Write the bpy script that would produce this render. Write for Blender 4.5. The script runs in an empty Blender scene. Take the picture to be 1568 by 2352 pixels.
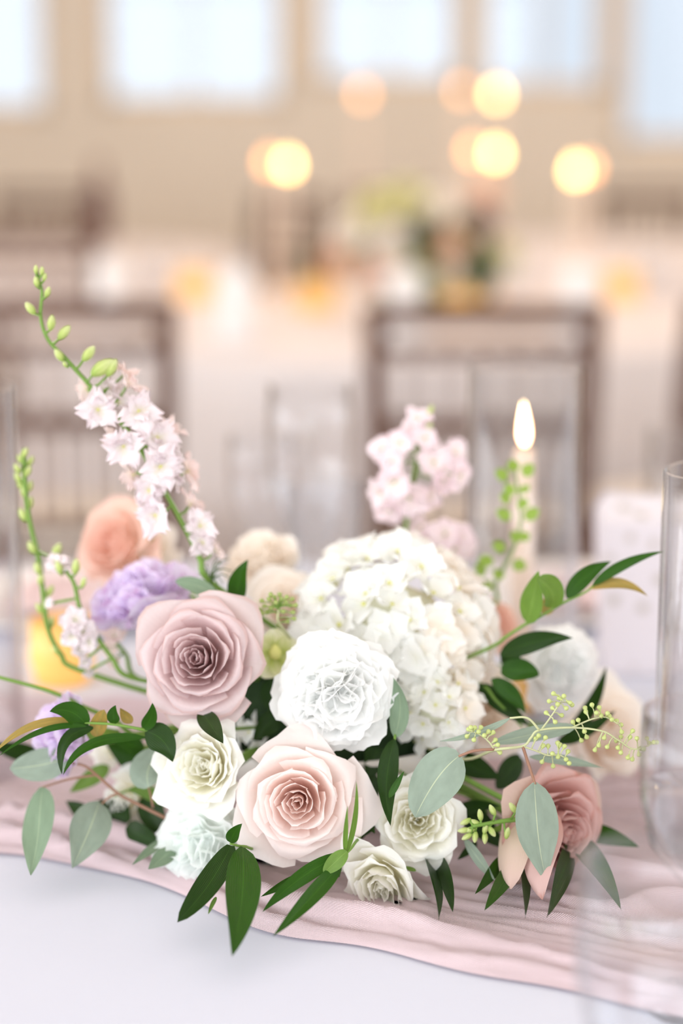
import bpy, math, random
import numpy as np
from mathutils import Vector, Matrix, Quaternion

random.seed(7)
rng = np.random.default_rng(7)
scene = bpy.context.scene
COL = scene.collection

# ------------------------------------------------------------------ camera
F_PX = 4560.0                      # focal length in pixels of the 1568 x 2352 frame
CAM = Vector((0.0, -1.35, 1.265))
PITCH = math.radians(11.5)
cd = bpy.data.cameras.new('camera')
cam = bpy.data.objects.new('camera', cd)
COL.objects.link(cam)
cam.location = CAM
cam.rotation_euler = (math.pi / 2 - PITCH, 0, 0)
cd.sensor_fit = 'VERTICAL'
cd.sensor_height = 36.0
cd.lens = F_PX / 2352.0 * 36.0
cd.clip_start = 0.05
cd.clip_end = 100
cd.dof.use_dof = True
cd.dof.focus_distance = 1.27
cd.dof.aperture_fstop = cd.lens / 37.0
scene.camera = cam

# ------------------------------------------------------------------ sky, daylight through the windows, added fills, exposure
world = bpy.data.worlds.new('world')
scene.world = world
world.use_nodes = True
wn = world.node_tree.nodes
wn['Background'].inputs['Color'].default_value = (0.80, 0.89, 1.0, 1)
wn['Background'].inputs['Strength'].default_value = 0.88

def area_light(name, loc, target, sx, sy, power, color):
    ld = bpy.data.lights.new(name, 'AREA')
    ld.shape = 'RECTANGLE'
    ld.size, ld.size_y = sx, sy
    ld.energy = power
    ld.color = color
    o = bpy.data.objects.new(name, ld)
    COL.objects.link(o)
    o.location = loc
    d = Vector(target) - Vector(loc)
    o.rotation_euler = d.to_track_quat('-Z', 'Y').to_euler()
    return o

area_light('daylight_side_windows', (-3.55, -1.2, 1.70), (0, -0.9, 1.20), 5.2, 1.9, 118, (0.92, 0.96, 1.0))
area_light('daylight_rear_windows', (-0.6, -4.55, 1.70), (0, 0, 1.15), 5.6, 1.9, 142, (0.88, 0.945, 1.0))
area_light('right_fill_light', (3.95, -0.6, 1.70), (0.2, -0.3, 1.1), 4.6, 1.9, 42, (0.92, 0.96, 1.0))  # fill light added on the right to lift the greyed flowers
area_light('warm_fill_over_far_tables', (0.6, 4.9, 3.2), (0.6, 4.9, 0), 4.5, 4.0, 78, (1.0, 0.80, 0.65))  # warm fill added overhead to tint the background, no fixture built
area_light('soft_fill_over_near_table', (0.2, 0.9, 3.2), (0.2, 0.9, 0), 2.4, 2.0, 3, (1.0, 0.90, 0.82))  # faint overhead fill added for the near table, no fixture built

scene.view_settings.view_transform = 'Standard'
scene.view_settings.look = 'None'
scene.view_settings.gamma = 1.0
scene.view_settings.use_curve_mapping = False
scene.view_settings.exposure = 0.15
scene.cycles.max_bounces = 16
scene.cycles.diffuse_bounces = 8
scene.cycles.transparent_max_bounces = 40

# ------------------------------------------------------------------ helpers
R_AX = Vector((1, 0, 0))
F_AX = Vector((0, math.cos(PITCH), -math.sin(PITCH)))
U_AX = Vector((0, math.sin(PITCH), math.cos(PITCH)))
TABLE_Z = 0.75

def P(px, py, Y):
    """the point on the photograph's ray through (px, py) that stands at depth Y of the room"""
    d = F_AX + R_AX * ((px - 784) / F_PX) - U_AX * ((py - 1176) / F_PX)
    return CAM + d * ((Y - CAM.y) / d.y)

def PZ(px, py, z):
    """the same ray where it meets the height z (things that stand on the table)"""
    d = F_AX + R_AX * ((px - 784) / F_PX) - U_AX * ((py - 1176) / F_PX)
    return CAM + d * ((z - CAM.z) / d.z)

def mpp(p):
    """metres per photograph pixel at point p"""
    return (Vector(p) - CAM).dot(F_AX) / F_PX

def lin(r, g, b):
    f = lambda c: (c / 12.92) if c <= 0.04045 else ((c + 0.055) / 1.055) ** 2.4
    return (f(r / 255), f(g / 255), f(b / 255), 1.0)

def tag(o, label=None, cat=None, group=None, kind=None):
    if label: o['label'] = label
    if cat: o['category'] = cat
    if group: o['group'] = group
    if kind: o['kind'] = kind
    return o

def empty(name, loc, label=None, cat=None, group=None, kind=None):
    o = bpy.data.objects.new(name, None)
    COL.objects.link(o)
    o.location = loc
    o.empty_display_size = 0.02
    return tag(o, label, cat, group, kind)

def obj(name, me, parent=None, mat=None, M=None):
    """link mesh data as one object; M places it in its parent's space"""
    o = bpy.data.objects.new(name, me)
    COL.objects.link(o)
    if mat is not None and len(me.materials) == 0:
        me.materials.append(mat)
    if parent is not None:
        o.parent = parent
    if M is not None:
        o.matrix_basis = M
    return o

def mesh(name, verts, faces, mat=None, smooth=True, uvs=None):
    me = bpy.data.meshes.new(name)
    me.from_pydata([tuple(v) for v in verts], [], faces)
    if smooth:
        me.polygons.foreach_set('use_smooth', np.ones(len(me.polygons), dtype=bool))
    if uvs is not None:
        lay = me.uv_layers.new(name='UVMap')
        li = np.empty(len(me.loops), dtype=np.int32)
        me.loops.foreach_get('vertex_index', li)
        lay.data.foreach_set('uv', np.asarray(uvs, dtype=np.float32)[li].ravel())
    if mat is not None:
        me.materials.append(mat)
    me.update()
    return me

_GRID = {}
def grid(nu, nv):
    if (nu, nv) not in _GRID:
        u = np.linspace(-1, 1, nu)
        v = np.linspace(0, 1, nv)
        V, U = np.meshgrid(v, u, indexing='ij')
        fs = [(j * nu + i, j * nu + i + 1, (j + 1) * nu + i + 1, (j + 1) * nu + i) for j in range(nv - 1) for i in range(nu - 1)]
        _GRID[(nu, nv)] = (U.ravel(), V.ravel(), fs, np.stack([(U.ravel() + 1) / 2, V.ravel()], 1))
    return _GRID[(nu, nv)]

class Parts:
    """collects shapes for ONE mesh"""
    def __init__(self):
        self.v, self.f = [], []
    def add(self, verts, faces):
        n = len(self.v)
        self.v.extend(tuple(v) for v in verts)
        self.f.extend(tuple(i + n for i in f) for f in faces)
        return self
    def box(self, x0, x1, y0, y1, z0, z1):
        return self.add([(x0, y0, z0), (x1, y0, z0), (x1, y1, z0), (x0, y1, z0), (x0, y0, z1), (x1, y0, z1), (x1, y1, z1), (x0, y1, z1)],
                        [(0, 3, 2, 1), (4, 5, 6, 7), (0, 1, 5, 4), (1, 2, 6, 5), (2, 3, 7, 6), (3, 0, 4, 7)])
    def tube(self, pts, r0, r1=None, n=6, closed=False):
        return self.add(*tube_geo(pts, r0, r1, n))
    def lathe(self, prof, n=24, c=(0, 0, 0), close=False):
        return self.add(*lathe_geo(prof, n, c, close))
    def mesh(self, name, mat=None, smooth=True):
        return mesh(name, self.v, self.f, mat, smooth)

def smooth_path(pts, k=6):
    pts = [Vector(p) for p in pts]
    if len(pts) < 3:
        return [pts[0].lerp(pts[-1], i / k) for i in range(k + 1)]
    out = []
    for i in range(len(pts) - 1):
        p0 = pts[i - 1] if i > 0 else pts[0] * 2 - pts[1]
        p1, p2 = pts[i], pts[i + 1]
        p3 = pts[i + 2] if i + 2 < len(pts) else pts[-1] * 2 - pts[-2]
        for j in range(k):
            t = j / k
            out.append(0.5 * ((2 * p1) + (p2 - p0) * t + (2 * p0 - 5 * p1 + 4 * p2 - p3) * t * t + (3 * p1 - p0 - 3 * p2 + p3) * t ** 3))
    out.append(pts[-1])
    return out

def tube_geo(pts, r0, r1=None, n=6):
    pts = [Vector(p) for p in pts]
    r1 = r0 if r1 is None else r1
    vs, fs = [], []
    t0 = (pts[1] - pts[0]).normalized()
    a = t0.orthogonal().normalized()
    m = len(pts)
    for i, p in enumerate(pts):
        t = (pts[min(i + 1, m - 1)] - pts[max(i - 1, 0)]).normalized()
        a = (a - t * a.dot(t)).normalized()
        b = t.cross(a)
        r = r0 + (r1 - r0) * i / (m - 1)
        for j in range(n):
            w = 2 * math.pi * j / n
            vs.append(p + (a * math.cos(w) + b * math.sin(w)) * r)
    for i in range(m - 1):
        for j in range(n):
            k = (j + 1) % n
            fs.append((i * n + j, i * n + k, (i + 1) * n + k, (i + 1) * n + j))
    fs.append(tuple(range(n - 1, -1, -1)))
    fs.append(tuple((m - 1) * n + j for j in range(n)))
    return vs, fs

def lathe_geo(prof, n=24, c=(0, 0, 0), close=False):
    vs, fs = [], []
    for r, z in prof:
        for j in range(n):
            w = 2 * math.pi * j / n
            vs.append((c[0] + r * math.cos(w), c[1] + r * math.sin(w), c[2] + z))
    m = len(prof)
    for i in range(m if close else m - 1):
        i2 = (i + 1) % m
        for j in range(n):
            k = (j + 1) % n
            fs.append((i * n + j, i * n + k, i2 * n + k, i2 * n + j))
    if not close:
        fs.append(tuple(range(n - 1, -1, -1)))
        fs.append(tuple((m - 1) * n + j for j in range(n)))
    return vs, fs

def frame(axis, roll=0.0):
    """3x3 rotation whose Z is axis"""
    z = Vector(axis).normalized()
    up = Vector((0, 0, 1)) if abs(z.z) < 0.95 else Vector((0, 1, 0))
    x = up.cross(z).normalized()
    y = z.cross(x)
    m = Matrix((x, y, z)).transposed()
    return m @ Matrix.Rotation(roll, 3, 'Z')

def place(pos, rot3, s=1.0):
    M = rot3.to_4x4() @ Matrix.Diagonal((s, s, s, 1)) if not isinstance(s, (tuple, list)) else rot3.to_4x4() @ Matrix.Diagonal((*s, 1))
    return Matrix.Translation(pos) @ M

def xf(arr, rot3, s, pos):
    return (np.asarray(arr) * s) @ np.array(rot3).T + np.array(pos)

# ------------------------------------------------------------------ materials
def new_mat(name):
    m = bpy.data.materials.new(name)
    m.use_nodes = True
    nt = m.node_tree
    return m, nt, nt.nodes, nt.links, nt.nodes['Principled BSDF']

def plain(name, c, rough=0.6, spec=0.3, metal=0.0, noise=0.0, nscale=20, bump=0.0, bscale=200):
    m, nt, N, L, b = new_mat(name)
    b.inputs['Base Color'].default_value = c
    b.inputs['Roughness'].default_value = rough
    b.inputs['Specular IOR Level'].default_value = spec
    b.inputs['Metallic'].default_value = metal
    if noise or bump:
        tc = N.new('ShaderNodeTexCoord')
    if noise:
        nz = N.new('ShaderNodeTexNoise'); nz.inputs['Scale'].default_value = nscale; nz.inputs['Detail'].default_value = 4
        L.new(tc.outputs['Object'], nz.inputs['Vector'])
        mr = N.new('ShaderNodeMapRange')
        mr.inputs['To Min'].default_value = 1 - noise; mr.inputs['To Max'].default_value = 1 + noise
        L.new(nz.outputs['Fac'], mr.inputs['Value'])
        vm = N.new('ShaderNodeVectorMath'); vm.operation = 'SCALE'
        vm.inputs[0].default_value = c[:3]
        L.new(mr.outputs['Result'], vm.inputs['Scale'])
        L.new(vm.outputs['Vector'], b.inputs['Base Color'])
    if bump:
        n2 = N.new('ShaderNodeTexNoise'); n2.inputs['Scale'].default_value = bscale; n2.inputs['Detail'].default_value = 3
        L.new(tc.outputs['Object'], n2.inputs['Vector'])
        bp = N.new('ShaderNodeBump'); bp.inputs['Strength'].default_value = bump; bp.inputs['Distance'].default_value = 0.002
        L.new(n2.outputs['Fac'], bp.inputs['Height'])
        L.new(bp.outputs['Normal'], b.inputs['Normal'])
    return m

def petal_mat(name, base, mid, tip, trans=0.3, vein=0.0, rough=0.55, edge=None, streak=None):
    """petal: colour runs from the claw (v=0) to the rim (v=1), faint veins along the petal, thin enough to glow"""
    m, nt, N, L, b = new_mat(name)
    uv = N.new('ShaderNodeTexCoord')
    sp = N.new('ShaderNodeSeparateXYZ'); L.new(uv.outputs['UV'], sp.inputs[0])
    nz = N.new('ShaderNodeTexNoise'); nz.inputs['Scale'].default_value = 3.0; nz.inputs['Detail'].default_value = 3
    L.new(uv.outputs['UV'], nz.inputs['Vector'])
    ad = N.new('ShaderNodeMath'); ad.operation = 'MULTIPLY_ADD'
    L.new(nz.outputs['Fac'], ad.inputs[0]); ad.inputs[1].default_value = 0.25; 
    sb = N.new('ShaderNodeMath'); sb.operation = 'SUBTRACT'; L.new(sp.outputs['Y'], sb.inputs[0]); sb.inputs[1].default_value = 0.125
    L.new(sb.outputs[0], ad.inputs[2])
    rp = N.new('ShaderNodeValToRGB')
    rp.color_ramp.elements[0].position = 0.05; rp.color_ramp.elements[0].color = base
    rp.color_ramp.elements[1].position = 0.93; rp.color_ramp.elements[1].color = tip
    e = rp.color_ramp.elements.new(0.45); e.color = mid
    if edge is not None:
        e2 = rp.color_ramp.elements.new(0.985); e2.color = edge
    L.new(ad.outputs[0], rp.inputs['Fac'])
    colour = rp.outputs['Color']
    if streak is not None:
        mp = N.new('ShaderNodeMapping'); mp.inputs['Scale'].default_value = (9, 0.8, 1)
        L.new(uv.outputs['UV'], mp.inputs['Vector'])
        n3 = N.new('ShaderNodeTexNoise'); n3.inputs['Scale'].default_value = 1.6; n3.inputs['Detail'].default_value = 3
        L.new(mp.outputs['Vector'], n3.inputs['Vector'])
        r3 = N.new('ShaderNodeMapRange'); r3.inputs['From Min'].default_value = 0.48; r3.inputs['From Max'].default_value = 0.66
        L.new(n3.outputs['Fac'], r3.inputs['Value'])
        mx = N.new('ShaderNodeMix'); mx.data_type = 'RGBA'
        L.new(r3.outputs['Result'], mx.inputs['Factor'])
        L.new(colour, mx.inputs['A']); mx.inputs['B'].default_value = streak
        colour = mx.outputs['Result']
    L.new(colour, b.inputs['Base Color'])
    b.inputs['Roughness'].default_value = rough
    b.inputs['Specular IOR Level'].default_value = 0.18
    b.inputs['Sheen Weight'].default_value = 0.08
    if vein:
        wv = N.new('ShaderNodeTexWave'); wv.inputs['Scale'].default_value = 7; wv.inputs['Distortion'].default_value = 2.5
        L.new(uv.outputs['UV'], wv.inputs['Vector'])
        bp = N.new('ShaderNodeBump'); bp.inputs['Strength'].default_value = vein; bp.inputs['Distance'].default_value = 0.001
        L.new(wv.outputs['Fac'], bp.inputs['Height']); L.new(bp.outputs['Normal'], b.inputs['Normal'])
    tr = N.new('ShaderNodeBsdfTranslucent'); L.new(colour, tr.inputs['Color'])
    ms = N.new('ShaderNodeMixShader'); ms.inputs['Fac'].default_value = trans
    L.new(b.outputs[0], ms.inputs[1]); L.new(tr.outputs[0], ms.inputs[2])
    L.new(ms.outputs[0], N['Material Output'].inputs['Surface'])
    return m

def leaf_mat(name, c, rib, rough=0.4, spec=0.4, lines=0.0, trans=0.15, ribw=0.02, blotch=None):
    m, nt, N, L, b = new_mat(name)
    uv = N.new('ShaderNodeTexCoord')
    sp = N.new('ShaderNodeSeparateXYZ'); L.new(uv.outputs['UV'], sp.inputs[0])
    d = N.new('ShaderNodeMath'); d.operation = 'SUBTRACT'; L.new(sp.outputs['X'], d.inputs[0]); d.inputs[1].default_value = 0.5
    a = N.new('ShaderNodeMath'); a.operation = 'ABSOLUTE'; L.new(d.outputs[0], a.inputs[0])
    r = N.new('ShaderNodeMapRange'); r.inputs['From Min'].default_value = ribw * 0.5; r.inputs['From Max'].default_value = ribw * 1.6
    r.inputs['To Min'].default_value = 1; r.inputs['To Max'].default_value = 0
    L.new(a.outputs[0], r.inputs['Value'])
    nz = N.new('ShaderNodeTexNoise'); nz.inputs['Scale'].default_value = 4; nz.inputs['Detail'].default_value = 4
    L.new(uv.outputs['UV'], nz.inputs['Vector'])
    m1 = N.new('ShaderNodeMix'); m1.data_type = 'RGBA'
    L.new(nz.outputs['Fac'], m1.inputs['Factor'])
    m1.inputs['A'].default_value = tuple(x * 0.78 for x in c[:3]) + (1,)
    m1.inputs['B'].default_value = blotch if blotch else tuple(min(1, x * 1.22) for x in c[:3]) + (1,)
    m2 = N.new('ShaderNodeMix'); m2.data_type = 'RGBA'
    L.new(r.outputs['Result'], m2.inputs['Factor']); L.new(m1.outputs['Result'], m2.inputs['A']); m2.inputs['B'].default_value = rib
    L.new(m2.outputs['Result'], b.inputs['Base Color'])
    b.inputs['Roughness'].default_value = rough
    b.inputs['Specular IOR Level'].default_value = spec
    if lines:
        mp = N.new('ShaderNodeMath'); mp.operation = 'MULTIPLY'; L.new(sp.outputs['X'], mp.inputs[0]); mp.inputs[1].default_value = 95
        sn = N.new('ShaderNodeMath'); sn.operation = 'SINE'; L.new(mp.outputs[0], sn.inputs[0])
        bp = N.new('ShaderNodeBump'); bp.inputs['Strength'].default_value = lines; bp.inputs['Distance'].default_value = 0.0006
        L.new(sn.outputs[0], bp.inputs['Height']); L.new(bp.outputs['Normal'], b.inputs['Normal'])
    tr = N.new('ShaderNodeBsdfTranslucent'); L.new(m2.outputs['Result'], tr.inputs['Color'])
    ms = N.new('ShaderNodeMixShader'); ms.inputs['Fac'].default_value = trans
    L.new(b.outputs[0], ms.inputs[1]); L.new(tr.outputs[0], ms.inputs[2])
    L.new(ms.outputs[0], N['Material Output'].inputs['Surface'])
    return m

def glass_mat(name, tint=(1, 1, 1, 1), gloss=1.0, ior=1.5):
    m = bpy.data.materials.new(name); m.use_nodes = True
    N, L = m.node_tree.nodes, m.node_tree.links
    N.remove(N['Principled BSDF'])
    t = N.new('ShaderNodeBsdfTransparent'); t.inputs['Color'].default_value = tint
    g = N.new('ShaderNodeBsdfGlossy'); g.inputs['Roughness'].default_value = 0.02
    f = N.new('ShaderNodeLayerWeight'); f.inputs['Blend'].default_value = 0.5      # facing term of the Schlick curve, the same from inside and outside
    pw = N.new('ShaderNodeMath'); pw.operation = 'POWER'; pw.inputs[1].default_value = 3.8
    L.new(f.outputs['Facing'], pw.inputs[0])
    f0 = ((ior - 1) / (ior + 1)) ** 2
    mu = N.new('ShaderNodeMath'); mu.operation = 'MULTIPLY_ADD'; mu.inputs[1].default_value = (1 - f0) * gloss * .9; mu.inputs[2].default_value = f0 * gloss; mu.use_clamp = True
    L.new(pw.outputs[0], mu.inputs[0])
    ms = N.new('ShaderNodeMixShader')
    L.new(mu.outputs[0], ms.inputs['Fac']); L.new(t.outputs[0], ms.inputs[1]); L.new(g.outputs[0], ms.inputs[2])
    L.new(ms.outputs[0], N['Material Output'].inputs['Surface'])
    return m

def emit_mat(name, c, s):
    m = bpy.data.materials.new(name); m.use_nodes = True
    N, L = m.node_tree.nodes, m.node_tree.links
    N.remove(N['Principled BSDF'])
    e = N.new('ShaderNodeEmission'); e.inputs['Color'].default_value = c; e.inputs['Strength'].default_value = s
    L.new(e.outputs[0], N['Material Output'].inputs['Surface'])
    return m

MAT = {}
MAT['mauve'] = petal_mat('mauve_rose_petal', lin(227, 192, 186), lin(231, 209, 208), lin(232, 215, 215), 0.44, 0.10, edge=lin(227, 200, 196))
MAT['blush'] = petal_mat('blush_rose_petal', lin(249, 221, 209), lin(250, 235, 229), lin(251, 241, 237), 0.46, 0.08)
MAT['dusty'] = petal_mat('dusty_pink_rose_petal', lin(224, 170, 156), lin(228, 187, 179), lin(232, 198, 192), 0.40, 0.10, edge=lin(222, 174, 164))
MAT['dustyouter'] = petal_mat('faded_rose_petal', lin(214, 206, 168), lin(222, 202, 178), lin(222, 192, 180), 0.25, 0.12)
MAT['cream'] = petal_mat('cream_rose_petal', lin(248, 243, 214), lin(250, 248, 236), lin(252, 251, 246), 0.42, 0.08)
MAT['white'] = petal_mat('white_carnation_petal', lin(250, 250, 238), lin(252, 252, 249), lin(252, 252, 251), 0.46, 0.05)
MAT['mint'] = petal_mat('cool_white_carnation_petal', lin(244, 250, 240), lin(249, 252, 248), lin(250, 252, 250), 0.46, 0.05)
MAT['hydra'] = petal_mat('white_hydrangea_petal', lin(250, 249, 241), lin(252, 252, 250), lin(252, 252, 250), 0.42, 0.08)
MAT['hydrapeach'] = petal_mat('ivory_hydrangea_petal', lin(251, 241, 228), lin(252, 246, 238), lin(253, 249, 244), 0.42, 0.08)
MAT['lilac'] = petal_mat('lilac_petal', lin(248, 247, 242), lin(240, 229, 243), lin(238, 227, 246), 0.36, 0.1, streak=lin(222, 190, 222))
MAT['coral'] = petal_mat('coral_rose_petal', lin(252, 238, 226), lin(248, 222, 208), lin(245, 208, 192), 0.40, 0.1)
MAT['peach'] = petal_mat('peach_rose_petal', lin(252, 236, 219), lin(253, 243, 232), lin(253, 247, 239), 0.40, 0.1)
MAT['larkspur'] = petal_mat('larkspur_petal', lin(232, 224, 206), lin(238, 229, 230), lin(240, 226, 229), 0.26, 0.15)
MAT['larkpink'] = petal_mat('pink_larkspur_petal', lin(248, 238, 226), lin(250, 235, 230), lin(250, 230, 226), 0.35, 0.12)
MAT['stockpink'] = petal_mat('pale_pink_stock_petal', lin(246, 236, 226), lin(250, 238, 240), lin(246, 226, 232), 0.35, 0.1)
MAT['hellebore'] = petal_mat('green_white_petal', lin(176, 190, 90), lin(226, 226, 176), lin(240, 238, 214), 0.3, 0.1, streak=lin(196, 206, 120))
MAT['ruscus'] = leaf_mat('ruscus_leaf', lin(40, 80, 6), lin(56, 100, 20), 0.36, 0.22, 0.35, 0.10, 0.012)
MAT['ruscusdark'] = leaf_mat('dark_ruscus_leaf', lin(30, 58, 8), lin(46, 78, 20), 0.34, 0.22, 0.35, 0.08, 0.012)
MAT['ruscuslight'] = leaf_mat('young_ruscus_leaf', lin(104, 138, 50), lin(132, 160, 76), 0.38, 0.45, 0.25, 0.25, 0.012)
MAT['sprigleaf'] = leaf_mat('boxwood_leaf', lin(150, 180, 78), lin(176, 200, 110), 0.42, 0.3, 0.0, 0.3, 0.012)
MAT['ruscusolive'] = leaf_mat('yellowing_ruscus_leaf', lin(120, 130, 62), lin(150, 150, 80), 0.36, 0.45, 0.25, 0.2, 0.012, blotch=lin(196, 150, 70))
MAT['euc'] = leaf_mat('eucalyptus_leaf', lin(138, 152, 136), lin(180, 188, 156), 0.55, 0.2, 0.0, 0.10, 0.010)
MAT['eucdark'] = leaf_mat('dusky_eucalyptus_leaf', lin(118, 138, 112), lin(150, 166, 134), 0.55, 0.3, 0.0, 0.10, 0.010)
MAT['calyx'] = leaf_mat('calyx_green', lin(128, 162, 66), lin(150, 184, 90), 0.45, 0.35, 0.0, 0.2, 0.02)
MAT['stem'] = plain('green_stem', lin(112, 146, 62), 0.5, 0.35, noise=0.12, nscale=60)
MAT['stemdark'] = plain('dark_green_stem', lin(72, 98, 50), 0.5, 0.35, noise=0.12, nscale=60)
MAT['twig'] = plain('brown_twig', lin(150, 112, 92), 0.6, 0.3, noise=0.15, nscale=80)
MAT['twigpale'] = plain('pale_twig', lin(188, 190, 146), 0.6, 0.3, noise=0.15, nscale=80)
MAT['seed'] = plain('eucalyptus_seed', lin(184, 194, 122), 0.5, 0.35, noise=0.15, nscale=300)
MAT['seeddark'] = plain('green_eucalyptus_seed', lin(150, 164, 92), 0.5, 0.35, noise=0.15, nscale=300)
MAT['bud'] = petal_mat('larkspur_bud', lin(160, 184, 92), lin(206, 216, 138), lin(226, 230, 174), 0.25, 0.0, streak=lin(160, 188, 84))
MAT['pollen'] = plain('flower_eye', lin(214, 212, 130), 0.6, 0.3)
MAT['moss'] = plain('dark_floral_foam', lin(36, 52, 30), 0.9, 0.1, noise=0.4, nscale=70, bump=1.0, bscale=90)
MAT['bowl'] = plain('ceramic_bowl', lin(232, 226, 220), 0.3, 0.5)

# ================================================================== the room
MAT['wall'] = plain('tan_wall', lin(244, 236, 222), 0.85, 0.1, noise=0.05, nscale=2)
MAT['wallside'] = plain('cream_wall', lin(242, 238, 232), 0.85, 0.1, noise=0.04, nscale=2)
MAT['ceiling'] = plain('white_ceiling', lin(244, 242, 238), 0.9, 0.1)
MAT['frame'] = plain('painted_window_frame', lin(232, 214, 190), 0.6, 0.3)
MAT['pane'] = glass_mat('window_glass', (0.98, 0.99, 1, 1), 0.8)
m, nt, N, L, b = new_mat('wood_floor')
tc = N.new('ShaderNodeTexCoord'); mp = N.new('ShaderNodeMapping'); mp.inputs['Scale'].default_value = (7, 0.7, 1)
L.new(tc.outputs['Object'], mp.inputs['Vector'])
nz = N.new('ShaderNodeTexNoise'); nz.inputs['Scale'].default_value = 3; nz.inputs['Detail'].default_value = 6
L.new(mp.outputs['Vector'], nz.inputs['Vector'])
rp = N.new('ShaderNodeValToRGB'); rp.color_ramp.elements[0].color = lin(150, 126, 106); rp.color_ramp.elements[1].color = lin(190, 168, 146)
L.new(nz.outputs['Fac'], rp.inputs['Fac']); L.new(rp.outputs['Color'], b.inputs['Base Color']); b.inputs['Roughness'].default_value = 0.45
MAT['floor'] = m

X0, X1, Y0, Y1, ZC = -3.8, 4.2, -4.8, 9.0, 3.4
o = obj('floor', Parts().box(X0 - .2, X1 + .2, Y0 - .2, Y1 + .2, -0.1, 0).mesh('floor', MAT['floor'], False)); tag(o, 'brown wooden floor under the tables', kind='structure')
o = obj('ceiling', Parts().box(X0 - .2, X1 + .2, Y0 - .2, Y1 + .2, ZC, ZC + .1).mesh('ceiling', MAT['ceiling'], False)); tag(o, 'plain white ceiling', kind='structure')
def window(n, p0, p1, fixed, axis, z0, z1, bars, label):
    """a window filling an opening: frame with bars, panes behind it (axis x: the wall runs along x)"""
    fr, pn = Parts(), []
    t = 0.05
    def bx(P_, a0, a1, c0, c1, zz0, zz1):
        if axis == 'x': P_.box(a0, a1, c0, c1, zz0, zz1)
        else: P_.box(c0, c1, a0, a1, zz0, zz1)
    f0, f1 = fixed + .06, fixed + .12
    bx(fr, p0, p1, f0, f1, z0, z0 + t); bx(fr, p0, p1, f0, f1, z1 - t, z1)
    bx(fr, p0, p0 + t, f0, f1, z0, z1); bx(fr, p1 - t, p1, f0, f1, z0, z1)
    for k in range(bars):
        a = p0 + (p1 - p0) * (k + 1) / (bars + 1)
        bx(fr, a - .012, a + .012, f0, f1, z0 + t, z1 - t)
    w = obj('window_%d' % n, fr.mesh('window_frame', MAT['frame'], False))
    tag(w, label, kind='structure')
    es = [p0 + t * .5] + [p0 + (p1 - p0) * (k + 1) / (bars + 1) for k in range(bars)] + [p1 - t * .5]
    for a0, a1 in zip(es[:-1], es[1:]):
        q = Parts(); bx(q, a0, a1, fixed + .087, fixed + .093, z0 + t * .5, z1 - t * .5)
        obj('pane', q.mesh('pane', MAT['pane'], False), w)

# the far wall, five tall windows between piers
YW = Y1
wx = lambda px: P(px, 200, YW).x
wz = lambda py: P(784, py, YW).z
wins = [(-330, 112, 262), (230, 655, 244), (724, 1060, 196), (1098, 1398, 214), (1424, 1905, 335)]
wp = Parts()
edges = [X0] + [e for w_ in wins for e in (wx(w_[0]), wx(w_[1]))] + [X1]
for i in range(0, len(edges), 2):
    wp.box(edges[i], edges[i + 1], YW, YW + .2, 0, ZC)
for (a, c, sy) in wins:
    wp.box(wx(a), wx(c), YW, YW + .2, 0, wz(sy)); wp.box(wx(a), wx(c), YW, YW + .2, 3.0, ZC)
o = obj('wall_back', wp.mesh('wall_back', MAT['wall'], False)); tag(o, 'tan wall with tall bright windows behind the far tables', kind='structure')
for i, (a, c, sy) in enumerate(wins):
    window(i + 1, wx(a), wx(c), YW, 'x', wz(sy), 3.0, 1, 'tall bright window in the tan wall')
# side wall and rear wall of the room, both with wide windows
lw = Parts()
ops = [(-3.7, -1.35), (-1.05, 1.35)]
ey = [Y0, ops[0][0], ops[0][1], ops[1][0], ops[1][1], Y1]
for i in range(0, 6, 2): lw.box(X0 - .2, X0, ey[i], ey[i + 1], 0, ZC)
for a, c in ops: lw.box(X0 - .2, X0, a, c, 0, .8); lw.box(X0 - .2, X0, a, c, 3.1, ZC)
o = obj('wall_left', lw.mesh('wall_left', MAT['wallside'], False)); tag(o, 'cream side wall with wide windows', kind='structure')
for i, (a, c) in enumerate(ops): window(6 + i, a, c, X0 - .2, 'y', .8, 3.1, 2, 'wide window in the cream side wall')
rgt = Parts()  # right wall; its unseen windows are added to go with the fill light
ops = [(-3.2, -.75), (-.45, 2.0)]
ey = [Y0, ops[0][0], ops[0][1], ops[1][0], ops[1][1], Y1]
for i in range(0, 6, 2): rgt.box(X1, X1 + .2, ey[i], ey[i + 1], 0, ZC)
for a, c in ops: rgt.box(X1, X1 + .2, a, c, 0, .8); rgt.box(X1, X1 + .2, a, c, 3.1, ZC)
o = obj('wall_right', rgt.mesh('wall_right', MAT['wallside'], False)); tag(o, 'cream wall with added wide windows across the room from the other side windows', kind='structure')
for i, (a, c) in enumerate(ops): window(10 + i, a, c, X1, 'y', .8, 3.1, 2, 'added wide window across the room from the other side windows')
rw = Parts()
ops = [(-3.4, -.75), (-.45, 2.2)]
ex = [X0, ops[0][0], ops[0][1], ops[1][0], ops[1][1], X1]
for i in range(0, 6, 2): rw.box(ex[i], ex[i + 1], Y0 - .2, Y0, 0, ZC)
for a, c in ops: rw.box(a, c, Y0 - .2, Y0, 0, .8); rw.box(a, c, Y0 - .2, Y0, 3.1, ZC)
o = obj('wall_front', rw.mesh('wall_front', MAT['wallside'], False)); tag(o, 'cream wall with wide windows facing the far windows', kind='structure')
for i, (a, c) in enumerate(ops): window(8 + i, a, c, Y0 - .2, 'x', .8, 3.1, 2, 'wide window facing the tables')

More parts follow.
